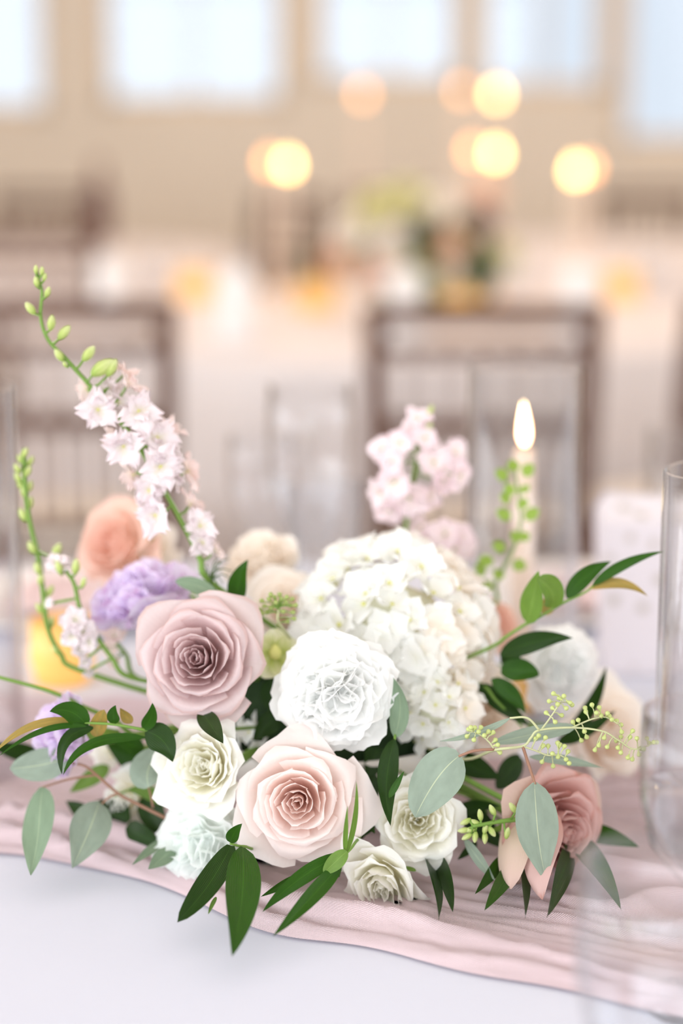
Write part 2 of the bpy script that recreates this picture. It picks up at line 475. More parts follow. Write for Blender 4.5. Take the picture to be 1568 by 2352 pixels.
# ================================================================== cloth
def cloth_mat(name, c, scale=900, bump=0.25, c2=None, trans=0.0):
    m, nt, N, L, b = new_mat(name)
    tc = N.new('ShaderNodeTexCoord')
    w1 = N.new('ShaderNodeTexWave'); w1.bands_direction = 'X'; w1.inputs['Scale'].default_value = scale; w1.inputs['Distortion'].default_value = 1.5
    w2 = N.new('ShaderNodeTexWave'); w2.bands_direction = 'Y'; w2.inputs['Scale'].default_value = scale; w2.inputs['Distortion'].default_value = 1.5
    L.new(tc.outputs['Object'], w1.inputs['Vector']); L.new(tc.outputs['Object'], w2.inputs['Vector'])
    ad = N.new('ShaderNodeMath'); ad.operation = 'ADD'; L.new(w1.outputs['Fac'], ad.inputs[0]); L.new(w2.outputs['Fac'], ad.inputs[1])
    bp = N.new('ShaderNodeBump'); bp.inputs['Strength'].default_value = bump; bp.inputs['Distance'].default_value = 0.0005
    L.new(ad.outputs[0], bp.inputs['Height']); L.new(bp.outputs['Normal'], b.inputs['Normal'])
    nz = N.new('ShaderNodeTexNoise'); nz.inputs['Scale'].default_value = 9; nz.inputs['Detail'].default_value = 4
    L.new(tc.outputs['Object'], nz.inputs['Vector'])
    mx = N.new('ShaderNodeMix'); mx.data_type = 'RGBA'; mx.inputs['A'].default_value = c; mx.inputs['B'].default_value = c2 or c
    L.new(nz.outputs['Fac'], mx.inputs['Factor']); L.new(mx.outputs['Result'], b.inputs['Base Color'])
    b.inputs['Roughness'].default_value = 0.85; b.inputs['Specular IOR Level'].default_value = 0.12; b.inputs['Sheen Weight'].default_value = 0.1
    if trans:
        tr = N.new('ShaderNodeBsdfTranslucent'); L.new(mx.outputs['Result'], tr.inputs['Color'])
        ms = N.new('ShaderNodeMixShader'); ms.inputs['Fac'].default_value = trans
        L.new(b.outputs[0], ms.inputs[1]); L.new(tr.outputs[0], ms.inputs[2]); L.new(ms.outputs[0], N['Material Output'].inputs['Surface'])
    return m
MAT['linen'] = cloth_mat('white_tablecloth', lin(208, 209, 221), 700, 0.1, lin(212, 213, 224))  # white cloth, greyed in its colour for the low angle of the light
MAT['gauze'] = cloth_mat('blush_gauze', lin(229, 203, 207), 420, 0.7, lin(234, 212, 215), trans=0.12)
MAT['peachlinen'] = cloth_mat('peach_linen', lin(232, 224, 222), 300, 0.1, lin(228, 219, 217))
MAT['tablewood'] = plain('plywood', lin(170, 140, 110), 0.6)

# the table in front: a long banquet table under a white cloth
TX0, TX1, TY0, TY1 = -1.3, 1.35, -0.70, 0.88
t = empty('banquet_table', (0, 0.09, 0), 'long banquet table under the white cloth and the floral centrepiece', 'table')
q = Parts().box(TX0, TX1, TY0 - .09, TY1 - .09, TABLE_Z - .035, TABLE_Z - .004)
obj('tabletop', q.mesh('tabletop', MAT['tablewood'], False), t)
for sx in (TX0 + .12, TX1 - .12):
    for sy in (TY0 + .02, TY1 - .21):
        obj('leg', Parts().box(sx - .03, sx + .03, sy - .03, sy + .03, 0, TABLE_Z - .035).mesh('leg', MAT['tablewood'], False), t)
def rect_cloth():
    n = 360
    vs, fs = [], []
    cx, cy, hx, hy, rr = (TX0 + TX1) / 2, (TY0 + TY1) / 2, (TX1 - TX0) / 2 + .006, (TY1 - TY0) / 2 + .006, .05
    ring = []
    for k in range(n):                                   # rounded rectangle walked by arc length
        s = k / n * 4
        side, f = int(s), s - int(s)
        c = [(hx, hy), (-hx, hy), (-hx, -hy), (hx, -hy)]
        a, b_ = c[side], c[(side + 1) % 4]
        ring.append((cx + a[0] + (b_[0] - a[0]) * f, cy + a[1] + (b_[1] - a[1]) * f))
    levels = [(TABLE_Z, 0.0, 0.985), (TABLE_Z + .0, 0.0, 1.0), (TABLE_Z - .012, .0, 1.004), (TABLE_Z - .1, .012, 1.008), (TABLE_Z - .3, .028, 1.015), (.03, .05, 1.03)]
    for z, amp, sc in levels:
        for k, (x, y) in enumerate(ring):
            w = math.sin(k * .42) * .6 + math.sin(k * .97 + 1) * .4
            dx, dy = x - cx, y - cy
            l = math.hypot(dx, dy)
            vs.append((cx + dx * sc + dx / l * amp * w, cy + dy * sc + dy / l * amp * w, z))
    for i in range(len(levels) - 1):
        for k in range(n):
            k2 = (k + 1) % n
            fs.append((i * n + k, (i + 1) * n + k, (i + 1) * n + k2, i * n + k2))
    # the flat top as a fine grid with the faintest wrinkles
    vs2, fs2 = [], []
    nx, ny = 120, 80
    for j in range(ny + 1):
        for i in range(nx + 1):
            x = cx + (2 * i / nx - 1) * hx * .985; y = cy + (2 * j / ny - 1) * hy * .985
            e = min(i, nx - i, j, ny - j)
            z = TABLE_Z + (0 if e == 0 else .0009 * math.sin(x * 9 + 2 * math.sin(y * 7)) * math.sin(y * 11 + x * 3))
            vs2.append((x, y, z))
    for j in range(ny):
        for i in range(nx):
            a = j * (nx + 1) + i
            fs2.append((a, a + 1, a + nx + 2, a + nx + 1))
    return Parts().add(vs, fs).add(vs2, fs2)
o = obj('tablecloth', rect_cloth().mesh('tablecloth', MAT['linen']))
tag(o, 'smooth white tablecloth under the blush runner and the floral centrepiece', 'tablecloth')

# the gauze runner: crumpled folds that run along it
front_px = [(-250, 1950), (0, 1978), (250, 2004), (420, 2062), (640, 2150), (900, 2205), (1050, 2243), (1300, 2292), (1568, 2330), (1900, 2375)]
front = [PZ(x, y, TABLE_Z) for x, y in front_px]
def front_y(x):
    xs = [p.x for p in front]; ys = [p.y for p in front]
    return float(np.interp(x, xs, ys, left=ys[0] + (xs[0] - x) * .25, right=ys[-1]))
def runner():
    nx, ny = 420, 110
    xs = np.linspace(-1.05, 1.1, nx)
    vs, uvs = [], []
    fy = np.array([front_y(x) for x in xs])
    ker = np.hanning(25); ker /= ker.sum()
    fy = np.convolve(np.pad(fy, 12, mode='edge'), ker, mode='valid')
    wid = 0.40
    for j in range(ny):
        s = j / (ny - 1)
        for i, x in enumerate(xs):
            y = fy[i] + s * wid * (1 + .06 * math.sin(x * 5)) + .006 * math.sin(x * 23) * (1 - s) + .004 * math.sin(x * 51 + 1) * (1 - s)
            d = s * wid
            ph = d + .016 * math.sin(x * 6 + d * 14) + .009 * math.sin(x * 15 + 2 + d * 30) + .004 * math.sin(x * 37 + d * 60)
            h = 0
            for f, a, o_ in ((120, .0036, 0.3), (205, .0024, 1.9), (70, .0042, 4.0), (390, .0010, 2.5)):
                k = math.sin(ph * f + o_ + 1.1 * math.sin(x * 3.1 + o_ * 3))
                env = .55 + .45 * math.sin(x * 6.3 + o_ * 5 + d * 31)
                h += a * env * (1 - abs(k)) * 1.9
            h += .0006 * math.sin(x * 120 + d * 340) * math.sin(x * 47 + d * 80)
            edge = min(1, s / .03, (1 - s) / .03)
            vs.append((x, y, TABLE_Z + .0016 + edge * (h * 1.4 + .0008) + (1 - edge) * .0012))
            uvs.append((x * 3, d * 3))
    fs = [(j * nx + i, j * nx + i + 1, (j + 1) * nx + i + 1, (j + 1) * nx + i) for j in range(ny - 1) for i in range(nx - 1)]
    return mesh('table_runner', vs, fs, MAT['gauze'], True, uvs)
o = obj('table_runner', runner()); tag(o, 'crumpled blush pink gauze runner across the white cloth', 'table runner')

# ================================================================== furniture behind
MAT['chairwood'] = plain('dark_walnut_wood', lin(104, 76, 64), 0.4, 0.35, noise=0.15, nscale=30)
MAT['cushion'] = plain('ivory_cushion', lin(236, 226, 214), 0.8, 0.1)
def rod(p, q_, r=.011, n=8): return Parts().add(*tube_geo([p, q_], r, r, n))
def chair_proto():
    r = bpy.data.objects.new('ballroom_chair', None); COL.objects.link(r)
    wd = MAT['chairwood']
    obj('seat', Parts().box(-.2, .2, -.2, .2, .425, .45).mesh('seat', wd, False), r)
    obj('seat_cushion', Parts().lathe([(0.02, .45), (.2, .452), (.215, .47), (.2, .487), (.02, .49)], 20).mesh('seat_cushion', MAT['cushion']), r)
    for sx in (-1, 1):
        q = Parts().add(*tube_geo(smooth_path([(sx * .185, -.23, 0), (sx * .185, -.195, .44), (sx * .19, -.205, .7), (sx * .195, -.235, .92)]), .023, .021, 8))
        obj('back_post', q.mesh('back_post', wd), r)
        obj('leg', rod((sx * .19, .21, 0), (sx * .18, .18, .43), .016).mesh('leg', wd), r)
    for z, y, rr in ((.905, -.233, .021), (.84, -.226, .014), (.70, -.206, .019), (.50, -.197, .014)):
        obj('back_rail', rod((-.19, y, z), (.19, y, z), rr).mesh('back_rail', wd), r)
    for k in range(7):
        x = -.15 + .05 * k
        obj('spindle', rod((x, -.197, .49), (x, -.207, .70), .008, 6).mesh('spindle', wd), r)
    for k in range(5):
        x = -.12 + .06 * k
        obj('spindle', rod((x, -.207, .70), (x, -.228, .85), .008, 6).mesh('spindle', wd), r)
    for z in (.16, .28):
        obj('stretcher', rod((-.185, -.21, z), (.185, -.21, z), .01).mesh('stretcher', wd), r)
        for sx in (-1, 1): obj('stretcher', rod((sx * .185, -.21, z + .03), (sx * .185, .2, z + .03), .01).mesh('stretcher', wd), r)
    return r
def copy_tree(o, parent=None):
    c = o.copy(); COL.objects.link(c)
    if parent is not None: c.parent = parent
    for ch in list(o.children): copy_tree(ch, c)
    return c
chair0 = chair_proto(); used = [False]
def chair(x, y, rz, label, group='wooden ballroom chairs'):
    c = chair0 if not used[0] else copy_tree(chair0)
    used[0] = True
    c.location = (x, y, 0); c.rotation_euler = (0, 0, rz)
    return tag(c, label, 'chair', group)

def round_table(x, y, r, label, clabel):
    t = empty('round_table', (x, y, 0), label, 'table')
    obj('tabletop', Parts().lathe([(.02, .715), (r, .715), (r, .744), (.02, .744)], 48).mesh('tabletop', MAT['tablewood']), t)
    obj('pedestal', Parts().lathe([(.3, 0), (.28, .03), (.05, .06), (.05, .715)], 20).mesh('pedestal', MAT['tablewood']), t)
    n = 160
    vs, fs = [], []
    lv = [(0.02, .75, 0), (.5, .7505, 0), (.97, .7505, 0), (1.004, .749, 0), (1.012, .738, .002), (1.015, .6, .016), (1.02, .3, .03), (1.03, .02, .045)]
    for s, z, a in lv:
        for k in range(n):
            w = 2 * math.pi * k / n
            rr = r * s + a * (math.sin(22 * w) * .6 + math.sin(13 * w + 1) * .4)
            vs.append((x + rr * math.cos(w), y + rr * math.sin(w), z))
    for i in range(len(lv) - 1):
        for k in range(n):
            fs.append((i * n + k, i * n + (k + 1) % n, (i + 1) * n + (k + 1) % n, (i + 1) * n + k))
    fs.append(tuple(range(n)))
    o = obj('tablecloth', mesh('round_cloth', vs, fs, MAT['peachlinen']))
    tag(o, clabel, 'tablecloth')

T1, T2, T3 = (0.10, 3.65, .9), (-1.22, 5.75, .85), (0.95, 6.05, .9)
round_table(*T1, 'round guest table behind the three walnut chairs', 'peach cloth on the round table with the large floral centrepiece')
round_table(*T2, 'round guest table near the window pier with brown chairs around it', 'peach cloth on the round table beside the tan window pier')
round_table(*T3, 'round guest table by the wide far windows with tall candles', 'peach cloth on the round table holding the tall candlesticks')
ca = P(1108, 900, 2.20); cb = P(128, 900, 2.25)
chair(ca.x, 2.41, 0, 'walnut ballroom chair with spindle back behind the lit glass hurricane')
chair(cb.x, 2.46, .05, 'walnut ballroom chair with spindle back behind the larkspur spike')
def around(T_, gap, angs, labels, group):
    for a, l in zip(angs, labels):
        chair(T_[0] + (T_[2] + gap) * math.cos(a), T_[1] + (T_[2] + gap) * math.sin(a), a + math.pi / 2, l, group)
around(T1, .31, (math.radians(-60),), ('walnut ballroom chair turned to the round table behind the white favor box',), 'wooden ballroom chairs')
around(T2, .31, (-2.3, -1.35, .75, 1.6, 2.5), ('walnut ballroom chair drawn up to the table beside the window pier',) * 5, 'chairs around the table by the window pier')
around(T3, .31, (-.5, .4, 1.3, 2.1), ('walnut ballroom chair drawn up to the tall candlestick table',) * 4, 'chairs around the tall candlestick table')

# ================================================================== glass and candles
MAT['glass'] = glass_mat('clear_glass', (0.99, 0.99, 0.99, 1), 1.2, 1.5)
MAT['gobletglass'] = glass_mat('goblet_glass', (0.992, 0.992, 0.995, 1), 1.1, 1.5)
MAT['water'] = glass_mat('water', (0.96, 0.97, 0.98, 1), 0.6, 1.33)
MAT['wax'] = plain('ivory_wax', lin(250, 226, 206), 0.5, 0.3)
MAT['wick'] = plain('charred_wick', lin(50, 36, 30), 0.9)
MAT['flame'] = emit_mat('candle_flame', (1.0, 0.70, 0.32, 1), 16)
_m = MAT['flame']; _N, _L = _m.node_tree.nodes, _m.node_tree.links          # a flame is thin and orange at its rim, thick and pale in its core
_w = _N.new('ShaderNodeLayerWeight'); _w.inputs['Blend'].default_value = .5
_r = _N.new('ShaderNodeValToRGB'); _r.color_ramp.elements[0].color = (1, .80, .45, 1); _r.color_ramp.elements[0].position = .25
_r.color_ramp.elements[1].color = (.5, .14, .02, 1); _r.color_ramp.elements[1].position = .8
_L.new(_w.outputs['Facing'], _r.inputs['Fac']); _L.new(_r.outputs['Color'], [n for n in _N if n.type == 'EMISSION'][0].inputs['Color'])
MAT['farflame'] = emit_mat('far_candle_flame', (1.0, 0.62, 0.20, 1), 13)
MAT['ghostflame'] = emit_mat('reflected_flame_glow', (1.0, 0.42, 0.14, 1), 6)  # dim orange glow that stands in for candle reflections in glass
MAT['gold'] = plain('gold_metal', lin(224, 176, 92), 0.3, 0.5, metal=0.9)
m, nt, N, L, b = new_mat('amber_glass_painted_glow')                                 # candle glow painted in as emission, strongest low down; no flame inside
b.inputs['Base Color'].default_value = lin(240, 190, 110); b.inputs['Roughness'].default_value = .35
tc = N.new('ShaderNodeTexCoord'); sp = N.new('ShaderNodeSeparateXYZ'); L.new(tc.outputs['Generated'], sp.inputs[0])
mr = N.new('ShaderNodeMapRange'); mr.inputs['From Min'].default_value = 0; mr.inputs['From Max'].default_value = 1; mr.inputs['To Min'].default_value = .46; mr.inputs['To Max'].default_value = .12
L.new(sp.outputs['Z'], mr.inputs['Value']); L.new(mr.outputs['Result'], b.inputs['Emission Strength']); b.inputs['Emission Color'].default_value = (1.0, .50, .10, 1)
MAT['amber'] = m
MAT['china'] = plain('white_china', lin(244, 240, 238), 0.25, 0.5)

def flame_prof(h, r):
    return [(.001, 0), (r * .6, h * .06), (r * .95, h * .2), (r, h * .32), (r * .85, h * .52), (r * .5, h * .76), (r * .18, h * .93), (.0004, h)]
def cylinder_glass(x, y, r, h, label, group=None):
    w = .0036
    g = obj('glass_hurricane', Parts().lathe([(.002, .0), (r - .002, 0), (r, .003), (r, h - .001), (r - w * .5, h), (r - w, h - .001), (r - w, .008), (.002, .007)], 64).mesh('glass_hurricane', MAT['glass']))
    g.location = (x, y, TABLE_Z + .001)
    return tag(g, label, 'candle holder', group)
def candle(x, y, z0, ztop, r, fh, fr, label, group=None, fm='flame', lean=0.0):
    c = empty('taper_candle', (x, y, z0), label, 'candle', group)
    h = ztop - z0
    obj('wax', Parts().lathe([(.001, 0), (r * 1.05, 0), (r * 1.02, h * .5), (r * .98, h - .004), (r * .8, h), (r * .3, h - .002), (.001, h - .002)], 20).mesh('wax', MAT['wax']), c)
    obj('wick', Parts().add(*tube_geo([(0, 0, h - .003), (.0004, 0, h + .006), (.0016, 0, h + .011)], .0009, .0007, 6)).mesh('wick', MAT['wick']), c)
    me = Parts().lathe(flame_prof(fh, fr), 16).mesh('flame', MAT[fm])
    obj('flame', me, c, M=Matrix.Translation((0, 0, h + .004)) @ Matrix.Rotation(lean, 4, 'Y'))
    f = obj('candle_cup', Parts().lathe([(.001, .0), (r * 2.2, 0), (r * 2.2, .004), (r * 1.35, .008), (r * 1.3, .026), (r * 1.08, .026), (r * 1.06, .006), (.001, .006)], 24).mesh('candle_cup', MAT['gold']), c)
    return c
# lit taper in its hurricane
h0 = P(1207, 843, 0.30)
hr = 132 * mpp(h0)
cylinder_glass(h0.x, h0.y, hr, h0.z - TABLE_Z, 'clear glass hurricane around the lit ivory candle')
ctop = P(1204, 1034, 0.30)
candle(ctop.x, 0.30, TABLE_Z + .009, ctop.z, 26 * mpp(ctop), 100 * mpp(ctop), 14 * mpp(ctop), 'lit ivory taper candle inside the clear glass hurricane', lean=-.04)
gr_ = P(1692, 1085, -0.03)
cylinder_glass(gr_.x, gr_.y, 168 * mpp(gr_), gr_.z - TABLE_Z, 'clear glass cylinder that the ruscus tips touch, beside the favor box')
gl_ = P(-112, 890, 0.14)
cylinder_glass(gl_.x, gl_.y, 146 * mpp(gl_), gl_.z - TABLE_Z, 'clear glass cylinder beside the green bud spike')
cg = P(1590, 985, 0.62)
cylinder_glass(cg.x, .62, .045, cg.z - TABLE_Z, 'clear glass cylinder behind the white favor box')

def goblet_prof(h, r, stem_h):
    w = .0016
    out = [(.002, 0), (r * .82, 0), (r * .85, .003), (r * .4, .008), (.006, .016), (.0045, stem_h * .6), (.007, stem_h - .006), (r * .45, stem_h + .006), (r * .82, stem_h + (h - stem_h) * .25), (r * .97, stem_h + (h - stem_h) * .5), (r, stem_h + (h - stem_h) * .75), (r * .96, h)]
    inn = [(r * .96 - w, h), (r - w, stem_h + (h - stem_h) * .75), (r * .97 - w, stem_h + (h - stem_h) * .5), (r * .82 - w, stem_h + (h - stem_h) * .27), (r * .42, stem_h + .012), (.002, stem_h + .008)]
    return out + inn
def goblet(x, y, h, r, stem_h, label, fill=.5, group=None, cat='glass'):
    g = empty('water_goblet', (x, y, TABLE_Z + .001), label, cat, group)
    obj('bowl', Parts().lathe(goblet_prof(h, r, stem_h), 40).mesh('bowl', MAT['gobletglass']), g)
    if fill:
        z = stem_h + (h - stem_h) * fill
        rr = r * .955
        obj('water', Parts().lathe([(.002, stem_h + .009), (r * .42 - .001, stem_h + .014), (r * .79, stem_h + (h - stem_h) * .27), (rr, z - .001), (rr * .98, z), (.002, z)], 40).mesh('water', MAT['water']), g)
    return g
p = P(712, 884, 0.48)
goblet(p.x, .48, p.z - TABLE_Z, 100 * mpp(p), .10, 'tall clear water goblet standing behind the white hydrangea', .45)
p = P(600, 1000, 0.60)
goblet(p.x, .60, p.z - TABLE_Z, .034, .09, 'slender wine glass beside the tall water goblet', 0)
p = P(1512, 1985, -0.47)
goblet(p.x, -.47, p.z - TABLE_Z, 190 * mpp(p), .05, 'low clear goblet of water on the white cloth in front of the runner', .62)
p = P(1632, 1640, -0.27)
goblet(p.x, -.27, p.z - TABLE_Z, 162 * mpp(p), .075, 'large clear goblet of water standing beside the dusty pink rose', .55)

# tumblers, votives, plates, napkins and the favor box across the table
def tumbler(px, py, Y, r, label):
    a = P(px, py, Y); h = a.z - TABLE_Z; w = .002
    o = obj('water_tumbler', Parts().lathe([(.002, 0), (r * .8, 0), (r * .84, .004), (r, h), (r - w, h), (r * .82 - w, .012), (.002, .011)], 32).mesh('water_tumbler', MAT['gobletglass']))
    o.location = (a.x, Y, TABLE_Z + .001); return tag(o, label, 'glass')
tumbler(745, 1105, .40, .033, 'clear tumbler in front of the tall water goblet')
def votive(x, y, z, r, h, label, group, glow=True):
    v = empty('votive_holder', (x, y, z), label, 'candle holder', group)
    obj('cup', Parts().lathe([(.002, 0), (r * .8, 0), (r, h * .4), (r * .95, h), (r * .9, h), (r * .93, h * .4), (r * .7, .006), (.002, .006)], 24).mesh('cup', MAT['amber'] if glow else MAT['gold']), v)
    obj('wax', Parts().lathe([(.002, .006), (r * .7, .006), (r * .86, h * .45), (.002, h * .45)], 20).mesh('wax', MAT['wax']), v)
    return v
a = P(140, 1470, .40); votive(a.x, .40, TABLE_Z + .001, .030, .058, 'glowing amber votive behind the white stock blossom', None)
MAT['napkin'] = cloth_mat('blush_napkin', lin(238, 218, 218), 500, .2, lin(236, 212, 212))
def setting(px, Y, who, goods=True):
    x = P(px, 1300, Y).x
    pl = obj('dinner_plate', Parts().lathe([(.002, 0), (.085, 0), (.09, .004), (.135, .014), (.137, .017), (.133, .017), (.088, .008), (.002, .007)], 48).mesh('dinner_plate', MAT['china']))
    pl.location = (x, Y, TABLE_Z + .001); tag(pl, 'white china dinner plate ' + who, 'plate')
    vs, fs = [], []
    n, mrow = 22, 8
    for j in range(mrow + 1):
        for i in range(n + 1):
            u, v = i / n * 2 - 1, j / mrow
            vs.append((u * .055 * (1 - .25 * v), (v - .5) * .16, .016 + .018 * abs(math.sin(u * 7)) * (.5 + .5 * math.sin(v * 3.1)) + .004))
    for j in range(mrow):
        for i in range(n):
            k = j * (n + 1) + i
            fs.append((k, k + 1, k + n + 2, k + n + 1))
    nk = obj('napkin', mesh('napkin', vs, fs, MAT['napkin']))
    nk.location = (x, Y, TABLE_Z - .004); tag(nk, 'pleated blush napkin on the plate ' + who, 'napkin')
setting(150, .66, 'behind the amber votive')
setting(1330, .68, 'behind the lit hurricane')
m, nt, N, L, b = new_mat('floral_print_card')
tc = N.new('ShaderNodeTexCoord'); vo = N.new('ShaderNodeTexVoronoi'); vo.inputs['Scale'].default_value = 42
L.new(tc.outputs['Object'], vo.inputs['Vector'])
rp = N.new('ShaderNodeValToRGB'); rp.color_ramp.elements[0].color = lin(186, 176, 166); rp.color_ramp.elements[0].position = .12
rp.color_ramp.elements[1].color = lin(226, 218, 222); rp.color_ramp.elements[1].position = .3
L.new(vo.outputs['Distance'], rp.inputs['Fac']); L.new(rp.outputs['Color'], b.inputs['Base Color']); b.inputs['Roughness'].default_value = .8
MAT['card'] = m
a = P(1470, 1160, .42); hb = a.z - TABLE_Z
fb = empty('favor_box', (a.x + .012, .45, TABLE_Z + .001), 'white paper favor box with a faint floral print behind the glass cylinder', 'gift box')
q = Parts().add([(-.038, -.03, 0), (.038, -.03, 0), (.038, .03, 0), (-.038, .03, 0), (-.046, -.036, hb * .9), (.046, -.036, hb * .9), (.046, .036, hb * .9), (-.046, .036, hb * .9)], [(0, 3, 2, 1), (4, 5, 6, 7), (0, 1, 5, 4), (1, 2, 6, 5), (2, 3, 7, 6), (3, 0, 4, 7)])
obj('box', q.mesh('box', MAT['card'], False), fb)
q = Parts().add([(-.046, -.036, hb * .9), (.046, -.036, hb * .9), (.04, -.004, hb * 1.0), (-.04, -.004, hb * 1.03), (.046, .036, hb * .9), (-.046, .036, hb * .9), (.04, .004, hb * 1.0), (-.04, .004, hb * 1.03)], [(0, 1, 2, 3), (4, 5, 7, 6), (3, 2, 6, 7), (0, 3, 7, 5), (1, 4, 6, 2)])
obj('flap', q.mesh('flap', MAT['card'], False), fb)
# ------------------------------------------------------------------ things on the far tables
def far_candle(px, py, Y, fm, label, group, tall=False):
    a = P(px, py, Y)
    fh, fr = .046, .0155
    c = candle(a.x, Y, TABLE_Z + .002, a.z - fh * .5, .007, fh, fr, label, group, fm)
    return c
for px, py, Y in ((662, 378, 3.95), (1138, 353, 3.98), (1322, 392, 3.90)):
    far_candle(px, py, Y, 'farflame', 'lit taper candle on the table with the large centrepiece', 'lit tapers on the centrepiece table')
for px, py, Y in ((1140, 217, 5.75), (1060, 208, 5.9), (833, 217, 5.85)):  # the two orange ones stand in for reflections in glass
    far_candle(px, py, Y, 'farflame' if px == 1140 else 'ghostflame', 'tall lit taper candle on the table by the far windows', 'tall tapers on the far table', True)
for px, py, Y in ((1352, 386, 4.25), (1084, 347, 4.25), (618, 372, 4.2)):  # orange flames added as offset reflections of the lit tapers
    far_candle(px, py, Y, 'ghostflame', 'orange taper added as the glass reflection of the lit tapers of the centrepiece table', 'reflection tapers on the centrepiece table')
for px, py in ((445, 665), (728, 715), (1060, 735), (1430, 610), (980, 700)):
    a = PZ(px, py, TABLE_Z)
    if a.y > 4.2: a = P(px, py, 4.1)
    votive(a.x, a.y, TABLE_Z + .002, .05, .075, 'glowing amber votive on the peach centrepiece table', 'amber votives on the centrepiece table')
for k, (px, Y) in enumerate(((350, 3.3), (555, 3.4), (870, 3.2), (1180, 3.25), (1500, 3.5))):
    x = P(px, 600, Y).x
    goblet(x, Y, .19, .042, .08, 'clear water goblet on the peach centrepiece table', .5, 'goblets on the centrepiece table')
for k, (px, Y) in enumerate(((540, 3.05), (930, 3.02), (1330, 3.15), (250, 3.4))):
    x = P(px, 600, Y).x
    o = obj('napkin', Parts().lathe([(.01, .0), (.05, .0), (.06, .02), (.035, .09), (.045, .14), (.02, .17), (.002, .16)], 14).mesh('napkin', MAT['china']))
    o.location = (x, Y, TABLE_Z + .002); tag(o, 'white folded napkin standing on the peach centrepiece table', 'napkin', 'standing napkins on the centrepiece table')
MAT['wineglass'] = plain('dark_red_bottle_glass', lin(84, 34, 36), .25, .5); MAT['foil'] = plain('burgundy_foil', lin(110, 40, 48), .4, .5)
a = P(230, 545, 6.35)
wb = empty('wine_bottle', (a.x, 6.35, TABLE_Z + .002), 'dark red wine bottle standing on the table beside the window pier', 'bottle')
obj('body', Parts().lathe([(.002, 0), (.038, 0), (.042, .006), (.042, .18), (.036, .21), (.018, .245), (.015, .25), (.002, .25)], 24).mesh('body', MAT['wineglass']), wb)
obj('neck', Parts().lathe([(.002, .245), (.0155, .245), (.0155, .30), (.017, .302), (.017, .315), (.002, .316)], 20).mesh('neck', MAT['foil']), wb)

# ================================================================== flowers: generators
VC = Vector((-0.005, 0.045, TABLE_Z))           # the bowl stands here
def foam_point():
    a = random.uniform(0, 6.28); r = random.uniform(0, .055)
    return Vector((VC.x + r * math.cos(a), VC.y + r * math.sin(a), TABLE_Z + random.uniform(.07, .10)))

class Thing:
    def __init__(self, name, label, cat, group=None, base=None):
        self.B = Vector(base) if base is not None else foam_point()
        self.root = empty(name, self.B, label, cat, group)
    def part(self, name, verts, faces, mat, uvs=None, parent=None, smooth=True):
        v = np.asarray([tuple(p) for p in verts])
        v[:, 2] = np.maximum(v[:, 2], TABLE_Z + .006)          # whatever hangs low rests on the cloth
        v = v - np.array(self.B)
        return obj(name, mesh(name, v, faces, mat, smooth, uvs), parent or self.root)
    def shared(self, name, me, M, parent=None):
        if parent is None:
            M = Matrix.Translation(-self.B) @ M
        return obj(name, me, parent or self.root, M=M)
    def stem(self, pts, r0, r1, mat='stem', name='stem', n=6):
        v, f = tube_geo(smooth_path(pts), r0, r1, n)
        return self.part(name, v, f, MAT[mat])

CAMDIR = lambda p: (CAM - Vector(p)).normalized()

def rose_petal_geo(t, th0, w, R, prm, seed, nu=11, nv=10):
    """one petal of a rose of radius 1 about +Z: t 0 is the heart, 1 the outermost whorl"""
    U, V, fs, uv = grid(nu, nv)
    r = np.random.default_rng(seed)
    op = t * t * (3 - 2 * t)
    rho = (.05 + .93 * t ** prm.get('pow', 1.12)) * (1 + r.uniform(-.05, .05))
    hc = np.interp(t, [0, .3, .6, 1], prm.get('h', [.42, .43, .26, -.12])) + r.uniform(-.04, .04) * min(1, 3 * t)
    roll = prm.get('roll', .12)
    C = [(.03, -.5), (rho * (.85 - .30 * op), -.46 + .22 * (1 - t) ** 2), (rho * (1.0 - .16 * op), hc - .30 * (1 - op) - .10 * op), (rho * (.97 - .01 * op), hc + .02 + roll * op), (rho * (.93 + .19 * op), hc - .07 * op)]
    a, p = .20 + .14 * op + .06 * r.random(), 2.6 - 1.2 * op
    v = V * (1 - a * np.abs(U) ** p)
    k = [(1 - v) ** 4, 4 * v * (1 - v) ** 3, 6 * v ** 2 * (1 - v) ** 2, 4 * v ** 3 * (1 - v), v ** 4]
    rad = sum(k[i] * C[i][0] for i in range(5)); z = sum(k[i] * C[i][1] for i in range(5))
    rad = rad * (1 + .09 * U * (1 - .4 * op)) + prm.get('side', .07) * op * np.abs(U) ** 3 * V ** 2
    ph = r.random(4) * 6.28
    rf = prm.get('ruffle', .012)
    z = z + V ** 3 * (rf * np.sin(U * 4 + ph[0]) + rf * .7 * np.sin(U * 8 + ph[1])) - prm.get('point', .10) * op * V ** 6 * np.exp(-(U / .35) ** 2)
    rad = rad + V ** 3 * (rf * np.sin(U * 5 + ph[2]) + rf * .6 * np.sin(U * 11 + ph[3])) + prm.get('point', .10) * op * V ** 6 * np.exp(-(U / .3) ** 2)
    th = th0 + U * w
    x, y = rad * np.cos(th), rad * np.sin(th)
    b = r.uniform(-.07, .07) * t                         # each petal leans its own way
    return np.stack([x + np.cos(th0) * b * (z + .5), y + np.sin(th0) * b * (z + .5), z], 1), fs, uv

